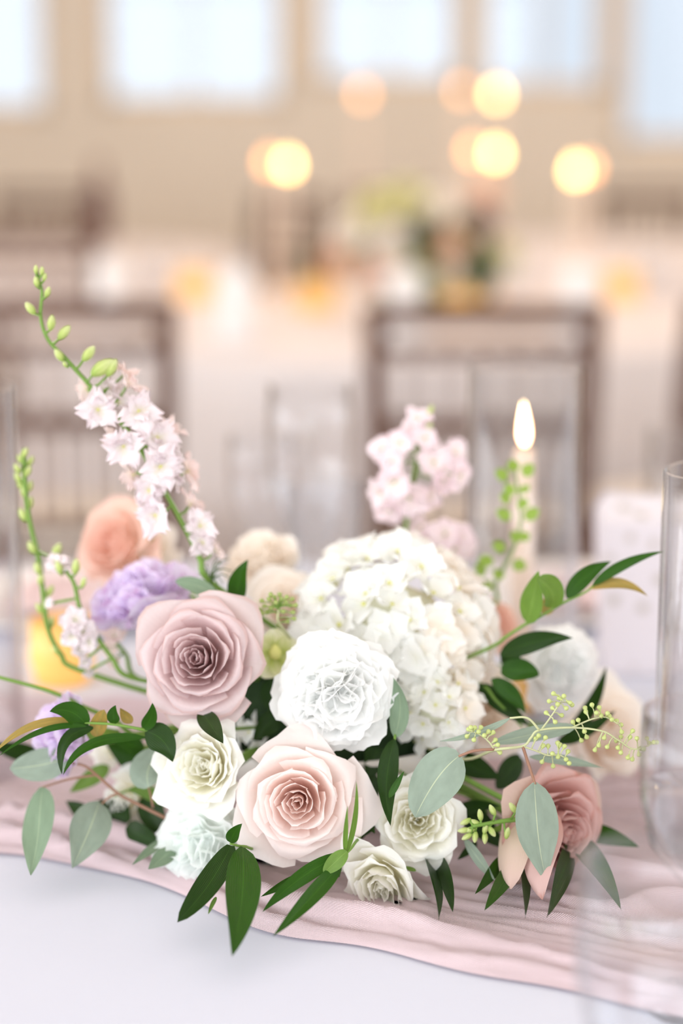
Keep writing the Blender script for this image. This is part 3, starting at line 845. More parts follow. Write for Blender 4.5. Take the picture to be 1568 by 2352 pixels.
def calyx(T, pos, rot, s, n=5, mat='calyx', back=-.55):
    """green sepals and hip under a flower head"""
    U, V, fs, uv = grid(5, 6)
    v, f = lathe_geo([(.01, back - .22), (.06, back - .2), (.12, back - .1), (.10, back + .02), (.01, back + .04)], 10)
    hip = T.part('calyx', xf(v, rot, s, pos), f, MAT[mat])
    for k in range(n):
        a = 2 * math.pi * k / n + .3
        w = .11 * np.sin(np.pi * (.12 + .88 * V) ** .8)
        d = .08 + .5 * V; z = back - .02 + .10 * V - .18 * V ** 2
        x = d * np.cos(a) - w * U * np.sin(a); y = d * np.sin(a) + w * U * np.cos(a)
        T.part('sepal', xf(np.stack([x, y, z], 1), rot, s, pos), fs, MAT[mat], uv, parent=None)

def flower_stem(T, pos, rot, s, back=-.7, r=.0032, mat='stem'):
    ax = rot @ Vector((0, 0, 1))
    a = Vector(pos) + ax * (back * s)
    mid = a - ax * (.45 * s)
    if mid.z < TABLE_Z + .03: mid.z = TABLE_Z + .03
    if a.z < TABLE_Z + .02: return
    T.stem([a, mid, T.B.lerp(mid, .35), T.B], r, r * 1.2, mat)

def rose(px, py, Y, rad, axis, label, mat, N_=34, roll=0.0, prm=None, name='rose', cat='rose', group=None, outer=None, seed=1, twist=2.39996, squash=None, sep=True, stem=True):
    prm = prm or {}
    p = P(px, py, Y); s = rad * mpp(p)
    rot = frame(axis, roll)
    T = Thing(name, label, cat, group)
    pos = p - (rot @ Vector((0, 0, 1))) * (s * prm.get('sink', .15))
    for k in range(N_):
        t = k / (N_ - 1)
        w = (1.45 - .62 * t ** .7) * prm.get('w', 1.0)
        if k < 3: w = 2.2
        th0 = k * twist + random.uniform(-.15, .15)
        v, fs, uv = rose_petal_geo(t * (1 + random.uniform(-.03, .03) * (t < .95)), th0, w, 1, prm, seed * 100 + k)
        mm = MAT[outer[1]] if outer and k >= N_ - outer[0] else MAT[mat]
        if squash: v = v * np.array(squash)
        T.part('petal', xf(v, rot, s, pos), fs, mm, uv)
    if sep: calyx(T, pos, rot, s)
    if stem: flower_stem(T, pos, rot, s)
    return T

def carnation_petal(seed, alpha, curl, ruf, nu=23, nv=8):
    U, V, fs, uv = grid(nu, nv)
    r = np.random.default_rng(seed); ph = r.random(5) * 6.28
    serr = .022 * np.sin(U * 27 + ph[0]) + .03 * np.sin(U * 11 + ph[1]) + .06 * np.sin(U * 4 + ph[4])
    a = U * alpha * (.3 + .7 * V ** .6)
    s = V * (1 + V ** 3 * serr - .14 * U * U)
    x = s * np.sin(a); y = s * np.cos(a)
    z = ruf * V ** 2.2 * (np.sin(U * 5 + ph[2]) + .45 * np.sin(U * 9.5 + ph[3])) - curl * V ** 2
    return np.stack([x, y, z], 1), fs, uv

def carnation(px, py, Y, rad, axis, label, mat, N_=44, name='carnation', cat='carnation', group=None, roll=0.0, seed=1, stretch=(1, 1, 1), tube_calyx=True, lo=8, hi=100, stem=True, ruf=.085):
    p = P(px, py, Y); s = rad * mpp(p)
    rot = frame(axis, roll)
    T = Thing(name, label, cat, group)
    pos = p - (rot @ Vector((0, 0, 1))) * (s * .30)
    r = np.random.default_rng(seed)
    for k in range(N_):
        t = (k + .5) / N_
        psi = math.radians(max(1, lo - 6 + (hi - lo) * t ** .92 + r.uniform(-9, 9)))
        ln = (.84 + .15 * t) * r.uniform(.93, 1.06)
        th = k * 2.39996 + r.uniform(-.3, .3)
        v, fs, uv = carnation_petal(seed * 1000 + k, .70 + .25 * r.random() + .2 * t, .08 + .16 * t, ruf * r.uniform(.8, 1.4) * (1.15 - .2 * t))
        # petal: x width, y length, z normal  ->  length along polar angle psi, with its own twist about that length
        M = Matrix.Rotation(th, 3, 'Z') @ Matrix.Rotation(psi, 3, 'Y') @ Matrix(((0, 0, 1), (1, 0, 0), (0, 1, 0))) @ Matrix.Rotation(r.uniform(-1.3, 1.3) * max(.2, 1.15 - 1.6 * t), 3, 'Y')
        v = (v * ln) @ np.array(M).T * np.array(stretch)
        T.part('petal', xf(v, rot, s, pos), fs, MAT[mat], uv)
    hv, hf = lathe_geo([(.62 * math.sin(a_), .62 * math.cos(a_)) for a_ in np.linspace(1.35, .02, 9)], 22)   # filler dome added inside the bloom to lighten the gaps between petals
    hv = np.array(hv); an = np.arctan2(hv[:, 1], hv[:, 0])
    hv *= (1 + .05 * np.sin(an * 7 + hv[:, 2] * 20) * np.sin(hv[:, 2] * 16))[:, None]
    T.part('heart', xf(hv * np.array(stretch), rot, s, pos), hf, MAT[mat], np.stack([an / 6.28 + .5, .3 + .5 * hv[:, 2]], 1))
    if tube_calyx:
        v, f = lathe_geo([(.03, -.95), (.14, -.9), (.19, -.6), (.2, -.3), (.24, -.1), (.1, 0)], 10)
        T.part('calyx', xf(v, rot, s, pos), f, MAT['calyx'])
        if stem: flower_stem(T, pos, rot, s, -.9)
    return T

# small four- and five-petalled florets share their petal meshes
def small_petal(name, mat, kind, seed, nu=7, nv=7):
    U, V, fs, uv = grid(nu, nv)
    r = np.random.default_rng(seed); ph = r.random(4) * 6.28
    if kind == 'hydrangea':
        w = .43 * np.sin(np.pi * np.clip(.05 + .93 * V ** .9, 0, 1)) ** .52 * (.80 + .28 * V)
        z = .10 * V + .16 * V ** 2 - .22 * V ** 3 * (.5 + r.random()) + .10 * U * U * V + .03 * V * np.sin(U * 4 + ph[0]) + .03 * V * V * np.sin(V * 9 + U * 3 + ph[1])
        y = .05 + .78 * V + .02 * np.sin(U * 14 + ph[2]) * V ** 4 - .10 * U * U * V
    elif kind == 'larkspur':
        w = .42 * np.sin(np.pi * np.clip(.05 + .86 * V, 0, 1)) ** .65 * (1 + .14 * np.sin(V * 15 + ph[0]))
        z = .16 * V - .28 * V ** 2 * r.uniform(-.5, 1.2) + .11 * V * np.sin(U * 5 + ph[1]) + .05 * V * np.sin(U * 3 + V * 9 + ph[3])
        y = .04 + V * (.92 + .15 * np.sin(U * 5.5 + ph[2]) * V) - .06 * U * U * V
    else:
        w = .46 * np.sin(np.pi * np.clip(.05 + .84 * V, 0, 1)) ** .8
        z = .15 * V - .35 * V ** 3 * r.uniform(.1, 1) + .10 * V * np.sin(U * 4.5 + ph[0])
        y = .04 + .86 * V + .04 * np.sin(U * 8 + ph[2]) * V ** 3 - .08 * U * U * V
    return mesh(name, np.stack([U * w, y, z], 1), fs, MAT[mat], True, uv)
_SP = {}
def sp_set(kind, mat, n=5):
    if (kind, mat) not in _SP:
        _SP[(kind, mat)] = [small_petal('petal', mat, kind, i * 7 + hash_(kind)) for i in range(n)]
    return _SP[(kind, mat)]
def hash_(s): return sum(ord(c) for c in s)
_eye = Parts().lathe([(.005, -.25), (.02, -.22), (.025, -.02), (.07, 0), (.07, .05), (.04, .09), (.005, .1)], 8).mesh('floret', MAT['pollen'])
_eyeg = Parts().lathe([(.005, -.35), (.03, -.32), (.045, -.02), (.07, 0), (.06, .05), (.03, .08), (.005, .09)], 8).mesh('floret', MAT['calyx'])

def floret(T, pos, axis, s, kind, mat, n, eye=None, tilt=.0, roll=None, extra=0):
    """floret (a bead on its stalk) > petals"""
    rot = frame(axis, random.uniform(0, 6.28) if roll is None else roll)
    f = T.shared('floret', eye or _eye, place(Vector(pos), rot, s))
    ms = sp_set(kind, mat)
    for k in range(n):
        M = Matrix.Rotation(2 * math.pi * k / n + random.uniform(-.15, .15), 4, 'Z') @ Matrix.Rotation(tilt + random.uniform(-.3, .3), 4, 'X') @ Matrix.Rotation(random.uniform(-.4, .4), 4, 'Y')
        T.shared('petal', random.choice(ms), M @ Matrix.Scale(random.uniform(.82, 1.12), 4), f)
    for k in range(extra):
        M = Matrix.Rotation(random.uniform(0, 6.28), 4, 'Z') @ Matrix.Rotation(.5 + random.uniform(-.2, .4), 4, 'X') @ Matrix.Scale(random.uniform(.5, .8), 4)
        T.shared('petal', random.choice(ms), M, f)
    return f

def leaf_geo(base, tip, width, normal, bow=(0, 0, 0), fold=.15, shape='ruscus', twist=0.0, curl=0.0, nu=7, nv=15):
    U, V, fs, uv = grid(nu, nv)
    base, tip, bow = Vector(base), Vector(tip), Vector(bow)
    ctrl = (base + tip) / 2 + bow * 2
    n0 = Vector(normal).normalized()
    out = np.zeros((len(U), 3))
    nuu = nu
    for j in range(nv):
        v = j / (nv - 1)
        c = base * (1 - v) ** 2 + ctrl * (2 * v * (1 - v)) + tip * v * v
        tg = ((ctrl - base) * (1 - v) + (tip - ctrl) * v).normalized()
        n = (n0 - tg * n0.dot(tg)).normalized()
        if twist: n = Quaternion(tg, twist * (v - .3)) @ n
        side = tg.cross(n)
        if shape == 'ruscus': w = math.sin(math.pi * min(1, .03 + .97 * v ** .72)) ** .85
        elif shape == 'euc': w = math.sin(math.pi * min(1, .02 + .98 * v ** .80)) ** .78 * (1.0 if v < .6 else 1 - .25 * (v - .6) / .4)
        elif shape == 'eucwide': w = math.sin(math.pi * min(1, .03 + .97 * v ** .86)) ** .55
        else: w = math.sin(math.pi * min(1, .04 + .96 * v ** .9)) ** .6
        w = max(w, 0.0) * width * .5
        for i in range(nuu):
            u = i / (nuu - 1) * 2 - 1
            q = c + side * (u * w) + n * (fold * abs(u) ** 1.5 * w - curl * (u * u) * w + .03 * width * math.sin(v * 7 + u * 2))
            out[j * nuu + i] = q
    return out, fs, uv

def leaf(T, b, tp, wpx, Y0, Y1=None, mat='ruscus', bow=(0, 0), fold=.15, shape='ruscus', normal=None, twist=0.0, name='leaf', curl=0.0, bowY=0.0):
    """b, tp: base and tip pixels; bow: how far the middle swings, in pixels (right, up)"""
    Y1 = Y0 if Y1 is None else Y1
    B_, Tp = P(*b, Y0), P(*tp, Y1)
    m_ = mpp(B_)
    if normal is None:
        normal = Vector((random.uniform(-.35, .35), -1, .35 + random.uniform(-.3, .3)))
    bw = (R_AX * bow[0] + U_AX * bow[1]) * m_ + Vector((0, bowY, 0))
    if B_.z < TABLE_Z + .026: B_ = PZ(*b, TABLE_Z + .026)
    if Tp.z < TABLE_Z + .021: Tp = PZ(*tp, TABLE_Z + .021)
    v, fs, uv = leaf_geo(B_, Tp, wpx * m_, normal, bw, fold, shape, twist, curl)
    v[:, 2] = np.maximum(v[:, 2], TABLE_Z + .019)
    return T.part(name, v, fs, MAT[mat], uv)

_bud = None
def bud_mesh():
    global _bud
    if _bud is None:
        n, prof = 10, [(.02, 0), (.14, .06), (.26, .25), (.31, .48), (.25, .74), (.13, .93), (.02, 1.0)]
        vs, fs = lathe_geo(prof, n)
        vs = [(x * (1 + .10 * math.cos(5 * math.atan2(y, x))), y * (1 + .10 * math.cos(5 * math.atan2(y, x))), z) for x, y, z in vs]
        uv = [(j / n * 3, prof[i][1]) for i in range(len(prof)) for j in range(n)]
        _bud = mesh('bud', vs, fs, MAT['bud'], True, uv)
    return _bud
_seed = Parts().lathe([(.05, -.55), (.09, -.3), (.2, .0), (.42, .35), (.48, .62), (.36, .85), (.12, .95), (.02, 1.0)], 8).mesh('seed', MAT['seed'])
_seedd = Parts().lathe([(.05, -.55), (.09, -.3), (.2, .0), (.42, .35), (.48, .62), (.36, .85), (.12, .95), (.02, 1.0)], 8).mesh('seed', MAT['seeddark'])

# ================================================================== the centrepiece
bowl = empty('flower_bowl', VC, 'low ceramic bowl hidden under the flowers of the centrepiece', 'bowl')
obj('bowl', Parts().lathe([(.002, .002), (.05, .002), (.055, .008), (.04, .018), (.085, .045), (.10, .075), (.097, .076), (.08, .048), (.002, .03)], 40).mesh('bowl', MAT['bowl']), bowl)
q = Parts()
vs, fs = lathe_geo([(.002, .03), (.07, .045), (.092, .07), (.088, .10), (.065, .125), (.03, .137), (.002, .14)], 36)
vs = [(x * (1 + .04 * math.sin(9 * math.atan2(y, x))), y, z + .004 * math.sin(x * 190) * math.sin(y * 170)) for x, y, z in vs]
obj('floral_foam', mesh('floral_foam', vs, fs, MAT['moss']), bowl)

TO = lambda x=0, y=-1, z=.3: Vector((x, y, z))
# --- roses
rose(452, 1512, -.085, 158, TO(-.10, -1, .34), 'large mauve rose with layered petals beside the white hydrangea', 'mauve', 30, .4, dict(ruffle=.016), seed=3)
rose(683, 1842, -.125, 158, TO(-.06, -1, .24), 'open blush pink rose below the white carnation', 'blush', 29, 1.9, dict(ruffle=.016), seed=5)
TD = rose(1280, 1908, -.085, 160, TO(.75, -1, .02), 'dusty pink rose behind a grey-green eucalyptus leaf', 'dusty', 27, 3.0, dict(h=[.46, .50, .38, .12], roll=.04, ruffle=.016), outer=(3, 'dustyouter'), seed=8)
rose(462, 1760, -.10, 112, TO(-.35, -1, .45), 'cream garden rose tucked under the mauve rose', 'cream', 26, .2, dict(h=[.20, .36, .34, .12], ruffle=.05, roll=.02, pow=.9), seed=11)
rose(957, 1884, -.105, 108, TO(-.05, -1, .35), 'cream spray rose half covered by a round eucalyptus leaf', 'cream', 26, 1.3, dict(h=[.24, .38, .32, .10], ruffle=.05, roll=.02, pow=.9), seed=12)
rose(880, 2044, -.125, 124, TO(-.12, -1, -.15), 'small cream spray rose resting low on the blush runner', 'cream', 22, 2.1, dict(h=[.24, .36, .28, .10], ruffle=.045, roll=.02, pow=.9, sink=.1), seed=13, squash=(1.0, .68, 1.0), stem=False, sep=False)
rose(255, 1245, .12, 118, TO(-.5, -.8, .5), 'coral rose behind the lilac carnation', 'coral', 20, .5, dict(ruffle=.02), seed=14)
rose(335, 1255, .17, 80, TO(.1, -1, .5), 'tan peach rose beside the coral rose', 'peach', 16, .9, seed=15)
rose(655, 1385, .06, 95, TO(.0, -1, .7), 'pale peach rose between the mauve rose and the hydrangea', 'peach', 20, .3, dict(ruffle=.02), seed=16)
rose(1125, 1640, .03, 115, TO(.3, -1, .3), 'peach rose in the shade right behind the hydrangea', 'peach', 18, .7, seed=17)
rose(1405, 1690, .10, 125, TO(.45, -1, .3), 'large cream peach rose behind the seeded eucalyptus', 'peach', 22, 1.3, dict(ruffle=.03), seed=18)
rose(1145, 1425, .12, 75, TO(.5, -.7, .6), 'orange peach rose behind the hydrangea edge', 'coral', 16, .2, seed=19)
rose(290, 1838, -.015, 78, TO(-.4, -1, .1), 'cream lisianthus bloom low among the eucalyptus leaves', 'cream', 14, .4, dict(ruffle=.05), seed=20, name='lisianthus', cat='lisianthus')
rose(255, 1715, .01, 62, TO(-.4, -1, .5), 'cream lisianthus bud behind the lilac ruffled bloom', 'cream', 12, 1.4, dict(ruffle=.05), seed=21, name='lisianthus', cat='lisianthus')
leaf(TD, (1225, 1800), (1172, 2042), 104, -.085, -.105, 'dustyouter', (-26, 0), -.25, 'round', normal=(-.75, -1, .1), name='petal', curl=.25)
leaf(TD, (1262, 1850), (1244, 2066), 100, -.10, -.12, 'dusty', (-20, 0), -.2, 'ruscus', normal=(-.55, -1, .15), name='petal', curl=.2)
# --- carnations
carnation(768, 1588, -.085, 146, TO(-.1, -1, .28), 'large ruffled white carnation in front of the hydrangea', 'white', 52, seed=2, hi=102)
carnation(464, 1950, -.085, 116, TO(-.55, -1, .1), 'cool white carnation under the cream garden rose', 'mint', 40, seed=4, stretch=(1.15, 1.0, 1), hi=110)
carnation(1292, 1535, .06, 105, TO(.5, -1, .2), 'white carnation behind the ruscus leaves', 'white', 36, seed=6, hi=110)
carnation(600, 1290, .12, 92, TO(-.3, -.6, .9), 'cream carnation behind the seeded eucalyptus cluster', 'peach', 30, seed=7)
carnation(330, 1385, .03, 140, TO(-.35, -.15, 1), 'lilac carnation seen from the side with green calyx', 'lilac', 24, seed=9, lo=5, hi=82, ruf=.13)
carnation(150, 1690, -.04, 108, TO(-.9, -.45, .15), 'lilac ruffled bloom under the arching ruscus', 'lilac', 28, seed=10, lo=10, hi=88, ruf=.13)
carnation(612, 2040, -.05, 62, TO(-.2, -1, -.2), 'small white bloom under the blush rose', 'mint', 20, seed=22, hi=95)
# --- hydrangea heads
MAT['farcream'] = plain('pale_stalk_core', lin(238, 238, 218), .8, .1)
def hydrangea(px, py, Y, rad, label, n, mats, seed, fl=.30, squ=(1, 1, 1), name='hydrangea'):
    random.seed(seed)
    p = P(px, py, Y); s = rad * mpp(p)
    T = Thing(name, label, 'hydrangea')
    c = p + Vector((0, s * .25, -s * .05))
    core, cf = lathe_geo([(.01, -.5), (.35, -.4), (.55, 0), (.4, .38), (.02, .55)], 14)
    T.part('core', [c + Vector(v) * s for v in core], cf, MAT['farcream'])
    k = 0
    for i in range(n):
        z = 1 - 2 * (i + .5) / n
        a = i * 2.39996
        r = math.sqrt(1 - z * z)
        d = Vector((r * math.cos(a), r * math.sin(a), z))
        if d.y > .55 or d.z < -.75: continue
        d = (d + Vector((random.uniform(-.12, .12), random.uniform(-.12, .12), random.uniform(-.12, .12)))).normalized()
        pos = c + Vector((d.x * squ[0], d.y * squ[1], d.z * squ[2])) * s * random.uniform(.80, .93)
        ax = (d + Vector((random.uniform(-.5, .5), random.uniform(-.5, .3), random.uniform(-.3, .6)))).normalized()
        mt = mats[1] if (d.x > .45 or d.z > .8 and d.y > .1) and len(mats) > 1 and random.random() < .85 else mats[0]
        floret(T, pos, ax, s * fl * random.uniform(.88, 1.12), 'hydrangea', mt, 4, tilt=.25)
    T.stem([c - Vector((0, 0, s * .4)), T.B.lerp(c, .4), T.B], .004, .004)
    return T
hydrangea(905, 1462, .015, 232, 'large white hydrangea head at the middle of the centrepiece', 168, ('hydra', 'hydrapeach'), 3, .335)
hydrangea(1002, 1635, -.03, 98, 'smaller hydrangea cluster hanging below the large white head', 50, ('hydra', 'hydrapeach'), 4, .52)
hydrangea(598, 1690, -.02, 58, 'shaded hydrangea cluster between the mauve and blush roses', 22, ('hydra',), 5, .62)
# --- hellebore petals beside the mauve rose
T = Thing('hellebore', 'green veined hellebore bloom beside the mauve rose', 'hellebore')
p = P(632, 1505, -.03)
for k in range(5):
    M = frame(TO(.2, -1, .4), k * 1.256)
    U, V, fs_, uv_ = grid(7, 8)
    w = .55 * np.sin(np.pi * (.05 + .90 * V) ** .8) ** .7
    v = np.stack([U * w, .03 + .95 * V, .35 * V - .25 * V * V + .12 * U * U], 1)
    T.part('petal', xf(v, M, 62 * mpp(p), p), fs_, MAT['hellebore'], uv_)
T.part('centre', [p + Vector(v) * .008 for v in lathe_geo([(.01, -.5), (.5, -.2), (.6, .3), (.3, .8), (.01, 1)], 10)[0]], lathe_geo([(.01, -.5), (.5, -.2), (.6, .3), (.3, .8), (.01, 1)], 10)[1], MAT['pollen'])
T.stem([p + Vector((0, .005, -.003)), p.lerp(T.B, .5), T.B], .0022, .0025)

# --- larkspur spike
random.seed(21)
T = Thing('larkspur_spike', 'tall white and pink larkspur spike with green buds at its tip', 'larkspur')
def lk(x, y, Y=.0): return P(x * .3571, 580 + y * .3571, Y)
LKY = -.005
path = [(232, 100), (255, 190), (270, 260), (262, 420), (310, 560), (420, 680), (590, 870), (760, 1070), (900, 1260), (1060, 1540), (1160, 1720), (1230, 1850), (1290, 1980), (1345, 2110)]
pts = [lk(x, y, LKY) for x, y in path]
T.stem(list(reversed(pts[5:])) and [T.B, T.B.lerp(pts[-1], .6)] + list(reversed(pts)), .0024, .0009, 'stem')
def near_on(path_pts, q):
    return min(smooth_path(path_pts, 5), key=lambda c: (c - q).length)
dense = smooth_path(pts, 5)
for x, y, dx, dy, sz in ((232, 140, -2, -60, 62), (268, 150, 2, -62, 62), (282, 185, 12, -60, 56), (240, 225, -10, -70, 75), (292, 290, 25, -70, 76), (225, 400, -65, -85, 100), (322, 505, 12, -95, 106), (375, 560, 75, -90, 118), (530, 700, 75, -95, 125), (405, 700, -50, -75, 95), (585, 790, 130, -85, 180), (690, 800, 55, -110, 130), (430, 740, -30, -50, 50)):
    q = lk(x, y, LKY - .004)
    d = (R_AX * dx - U_AX * dy).normalized()
    s = sz * .3571 * mpp(q)
    T.shared('bud', bud_mesh(), place(q, frame(d, random.uniform(0, 6)), (s * .82, s * .82, s)))
    st = min(dense, key=lambda c: (c - q).length)
    v, f = tube_geo([st, (st + q) / 2 + Vector((0, -.001, -.001)), q + d * (s * .1)], .0009, .0008, 5)
    T.part('bud_stalk', v, f, MAT['stem'])
for x, y, r, mt, z in ((560, 880, 75, 'larkpink', .012), (800, 775, 85, 'larkpink', .008), (830, 850, 95, 'larkpink', .004), (700, 870, 85, 'larkspur', .004), (630, 1010, 128, 'larkspur', -.012), (890, 1020, 128, 'larkspur', -.012), (760, 960, 80, 'larkspur', .012), (1085, 1130, 100, 'larkpink', .014), (1010, 1190, 115, 'larkspur', -.004), (795, 1245, 122, 'larkspur', -.014), (740, 1190, 80, 'larkpink', .008), (1095, 1260, 90, 'larkspur', .006), (1030, 1375, 142, 'larkspur', -.018), (860, 1430, 95, 'larkpink', .006), (960, 1530, 112, 'larkspur', -.006), (1205, 1410, 118, 'larkpink', .012), (1120, 1440, 90, 'larkspur', .004), (1000, 1690, 118, 'larkspur', -.008), (930, 1620, 80, 'larkspur', .002), (1225, 1620, 92, 'larkpink', .010), (1285, 1760, 100, 'larkspur', -.006), (1300, 1870, 85, 'larkspur', -.004), (1385, 1915, 70, 'larkpink', .006), (1340, 1790, 65, 'larkpink', .008)):
    q = lk(x, y, LKY + z)
    st = min(dense, key=lambda c: (c - q).length)
    ax = (CAMDIR(q) * (1.0 if z < 0 else .25) + (q - st).normalized() * .9 + Vector((random.uniform(-.3, .3), 0, random.uniform(-.2, .4)))).normalized()
    s = r * .3571 * mpp(q) * 1.22
    floret(T, q, ax, s, 'larkspur', mt, 5, tilt=.2, extra=5)
    v, f = tube_geo(smooth_path([st, (st + q) / 2 - Vector((0, 0, .002)), q - ax * (s * .2)], 4), .0010, .0009, 5)
    T.part('floret_stalk', v, f, MAT['stem'])
q0 = lk(1345, 2080, LKY)
for k in range(12):
    d = R_AX * random.uniform(-150, 210) + U_AX * random.uniform(-60, 130)
    e = q0 + d * mpp(q0) * .30 + Vector((0, random.uniform(-.01, .01), 0))
    v, f = tube_geo(smooth_path([q0 - U_AX * random.uniform(0, .012), (q0 + e) / 2 + U_AX * .003, e], 4), .0006, .0003, 4)
    T.part('thread_leaf', v, f, MAT['stemdark'])

# --- green bud spike
T = Thing('larkspur_spike', 'curved spike of closed green buds beside the glass cylinder', 'larkspur')
def bk(x, y, Y=.03): return P(x * .3659, 840 + y * .3659, Y)
pts = [bk(*a) for a in ((500, 1910), (380, 1810), (300, 1650), (270, 1420), (240, 1200), (200, 1040), (170, 880), (155, 700), (150, 520))]
T.stem([T.B, T.B.lerp(pts[0], .6) + Vector((0, 0, -.01))] + pts, .0026, .0014, 'stem')
dense = smooth_path(pts, 5)
for x, y, sz in ((152, 535, 75), (130, 575, 70), (185, 585, 75), (112, 630, 70), (170, 650, 78), (118, 690, 80), (130, 730, 84), (182, 745, 80), (150, 780, 70), (185, 850, 86), (148, 925, 95), (205, 1130, 92), (350, 1150, 105), (240, 1260, 88), (255, 1330, 80), (312, 1400, 80), (295, 1480, 82), (250, 1510, 80), (322, 1600, 78), (352, 1770, 80)):
    q = bk(x, y + 20, .03 + random.uniform(-.006, .006))
    st = min(dense, key=lambda c: (c - q).length)
    dirv = (q - st); dirv = dirv - F_AX * dirv.dot(F_AX)
    d = (U_AX * 1.0 + (dirv.normalized() * .5 if dirv.length > 1e-4 else R_AX * .1)).normalized()
    s = sz * .3659 * mpp(q)
    T.shared('bud', bud_mesh(), place(q - d * (s * .4), frame(d, random.uniform(0, 6)), (s * .85, s * .85, s)))
    if (q - st).length > .004:
        v, f = tube_geo([st, q - d * (s * .35)], .0010, .0009, 5); T.part('bud_stalk', v, f, MAT['stem'])

# --- white stock at the edge
def stock(label, blooms, path, mat, Y, fr, seed, name='stock_stem', r0=.0023, greens=()):
    random.seed(seed)
    T = Thing(name, label, 'stock flower')
    pts = [P(x, y, Y) for x, y in path]
    T.stem([T.B, T.B.lerp(pts[0], .65)] + pts, r0, r0 * .6, 'stem')
    dense = smooth_path(pts, 5)
    cx = sum(b_[0] for b_ in blooms) / len(blooms); cy = sum(b_[1] for b_ in blooms) / len(blooms)
    for x, y, r in blooms:
        q = P(x, y, Y + random.uniform(-.014, .010))
        st = min(dense, key=lambda c: (c - q).length)
        ax = (CAMDIR(q) + R_AX * (x - cx) * .012 - U_AX * (y - cy) * .008).normalized()
        s = r * mpp(q) * 1.1
        floret(T, q, ax, s, 'stock', mat, 6, eye=_eyeg, tilt=.2, extra=2)
        v, f = tube_geo([st, q - ax * (s * .25)], .0010, .0012, 5); T.part('floret_stalk', v, f, MAT['stem'])
    for x, y, sz, dx, dy in greens:
        q = P(x, y, Y - .006); d = (R_AX * dx - U_AX * dy).normalized(); s = sz * mpp(q)
        T.shared('bud', bud_mesh(), place(q, frame(d), (s * .8, s * .8, s)))
        st = min(dense, key=lambda c: (c - q).length)
        v, f = tube_geo([st, q], .0009, .0010, 5); T.part('bud_stalk', v, f, MAT['stem'])
    return T
stock('white stock stem with an open bloom and buds beside the lilac carnation', [(128, 1292, 30), (142, 1300, 26), (172, 1425, 32), (190, 1450, 34), (165, 1460, 28), (185, 1485, 30), (205, 1475, 24), (195, 1520, 20), (202, 1545, 16), (150, 1425, 18), (115, 1385, 14)], [(300, 1556), (258, 1512), (222, 1462), (185, 1400), (170, 1340), (150, 1310)], 'larkspur', .0, 1, 31, greens=((172, 1320, 38, 2, -20), (140, 1320, 34, -6, -20), (188, 1350, 26, 6, -20)))
stock('cream stock stem half hidden behind the mauve rose', [(245, 1440, 26), (262, 1462, 28), (250, 1490, 24), (275, 1450, 20), (262, 1520, 18)], [(320, 1560), (290, 1505), (262, 1470), (250, 1440)], 'larkpink', .035, 1, 32)
f5 = lambda x, y: (780 + x * .5026, 780 + y * .5026)
stock('pale pink stock stem rising behind the hydrangea', [(*f5(x, y), r * .5) for x, y, r in ((360, 365, 70), (280, 470, 84), (195, 500, 72), (240, 560, 76), (430, 560, 92), (520, 520, 84), (545, 620, 80), (470, 640, 76), (250, 650, 96), (190, 700, 84), (320, 720, 108), (400, 710, 74), (230, 780, 78), (310, 800, 86), (390, 450, 70), (330, 420, 70))], [(925, 1300), (931, 1217), (945, 1130), (955, 1060), (962, 975)], 'stockpink', .125, 1, 33, greens=((975, 1000, 34, 10, -20), (1000, 1060, 30, 10, 10), (930, 1130, 28, -6, 8), (985, 955, 26, 6, -20)))
stock('short pink stock stem behind the top of the hydrangea', [(*f5(x, y), r * .5) for x, y, r in ((370, 860, 74), (390, 930, 76), (480, 890, 84), (540, 900, 80), (520, 960, 80), (570, 940, 70), (450, 960, 70))], [(1010, 1330), (1010, 1290), (1015, 1240)], 'stockpink', .14, 1, 34)

# --- seeded eucalyptus
def seeds(T, pts, conv, Y, size, me, parent_path, r=.00045, stalkmat='twigpale'):
    dense = smooth_path(parent_path, 6)
    for x, y in pts:
        q = P(*conv(x, y), Y + random.uniform(-.006, .006))
        st = min(dense, key=lambda c: (c - q).length)
        d = (q - st).normalized() if (q - st).length > 1e-4 else U_AX
        s = size * mpp(q)
        T.shared('seed', me, place(q - d * (s * .5), frame(d, 0), s))
        v, f = tube_geo(smooth_path([st, (st + q) / 2 + U_AX * .0008, q - d * (s * .8)], 3), r, r * .8, 5)
        T.part('seed_stalk', v, f, MAT[stalkmat])
c7 = lambda x, y: (1020 + x * .3495, 1560 + y * .3495)
EY = -.125
T = Thing('eucalyptus_branch', 'seeded eucalyptus branch with grey-green leaves reaching over the dusty pink rose', 'eucalyptus', base=(.03, .0, TABLE_Z + .085))
A = lambda x, y, Y=EY: P(*c7(x, y), Y)
main = [T.B, A(80, 520, -.06), A(330, 465), A(515, 440), A(570, 385), A(625, 335), A(840, 318), A(1040, 342), A(1140, 400), A(1250, 460), A(1390, 415)]
T.stem(main, .0011, .0005, 'twigpale', 'branch')
def sprig(T, pts, r0=.0007, mat='twigpale'):
    v, f = tube_geo(smooth_path(pts, 5), r0, r0 * .6, 5); T.part('sprig', v, f, MAT[mat]); return pts
b1 = sprig(T, [A(640, 328), A(690, 262), A(745, 180), A(775, 125)])
seeds(T, [(718, 95), (690, 145), (755, 125), (785, 112), (825, 155), (800, 190), (670, 222), (712, 190), (770, 237), (728, 280), (745, 165), (838, 168)], c7, EY, 12.5, _seed, b1)
b2 = sprig(T, [A(330, 465), A(300, 420), A(250, 375), A(190, 345)])
seeds(T, [(160, 330), (150, 375), (200, 320), (240, 318), (262, 370), (195, 398), (320, 350), (335, 400), (350, 432), (365, 482), (290, 345), (225, 345), (175, 318)], c7, EY, 12.5, _seed, b2)
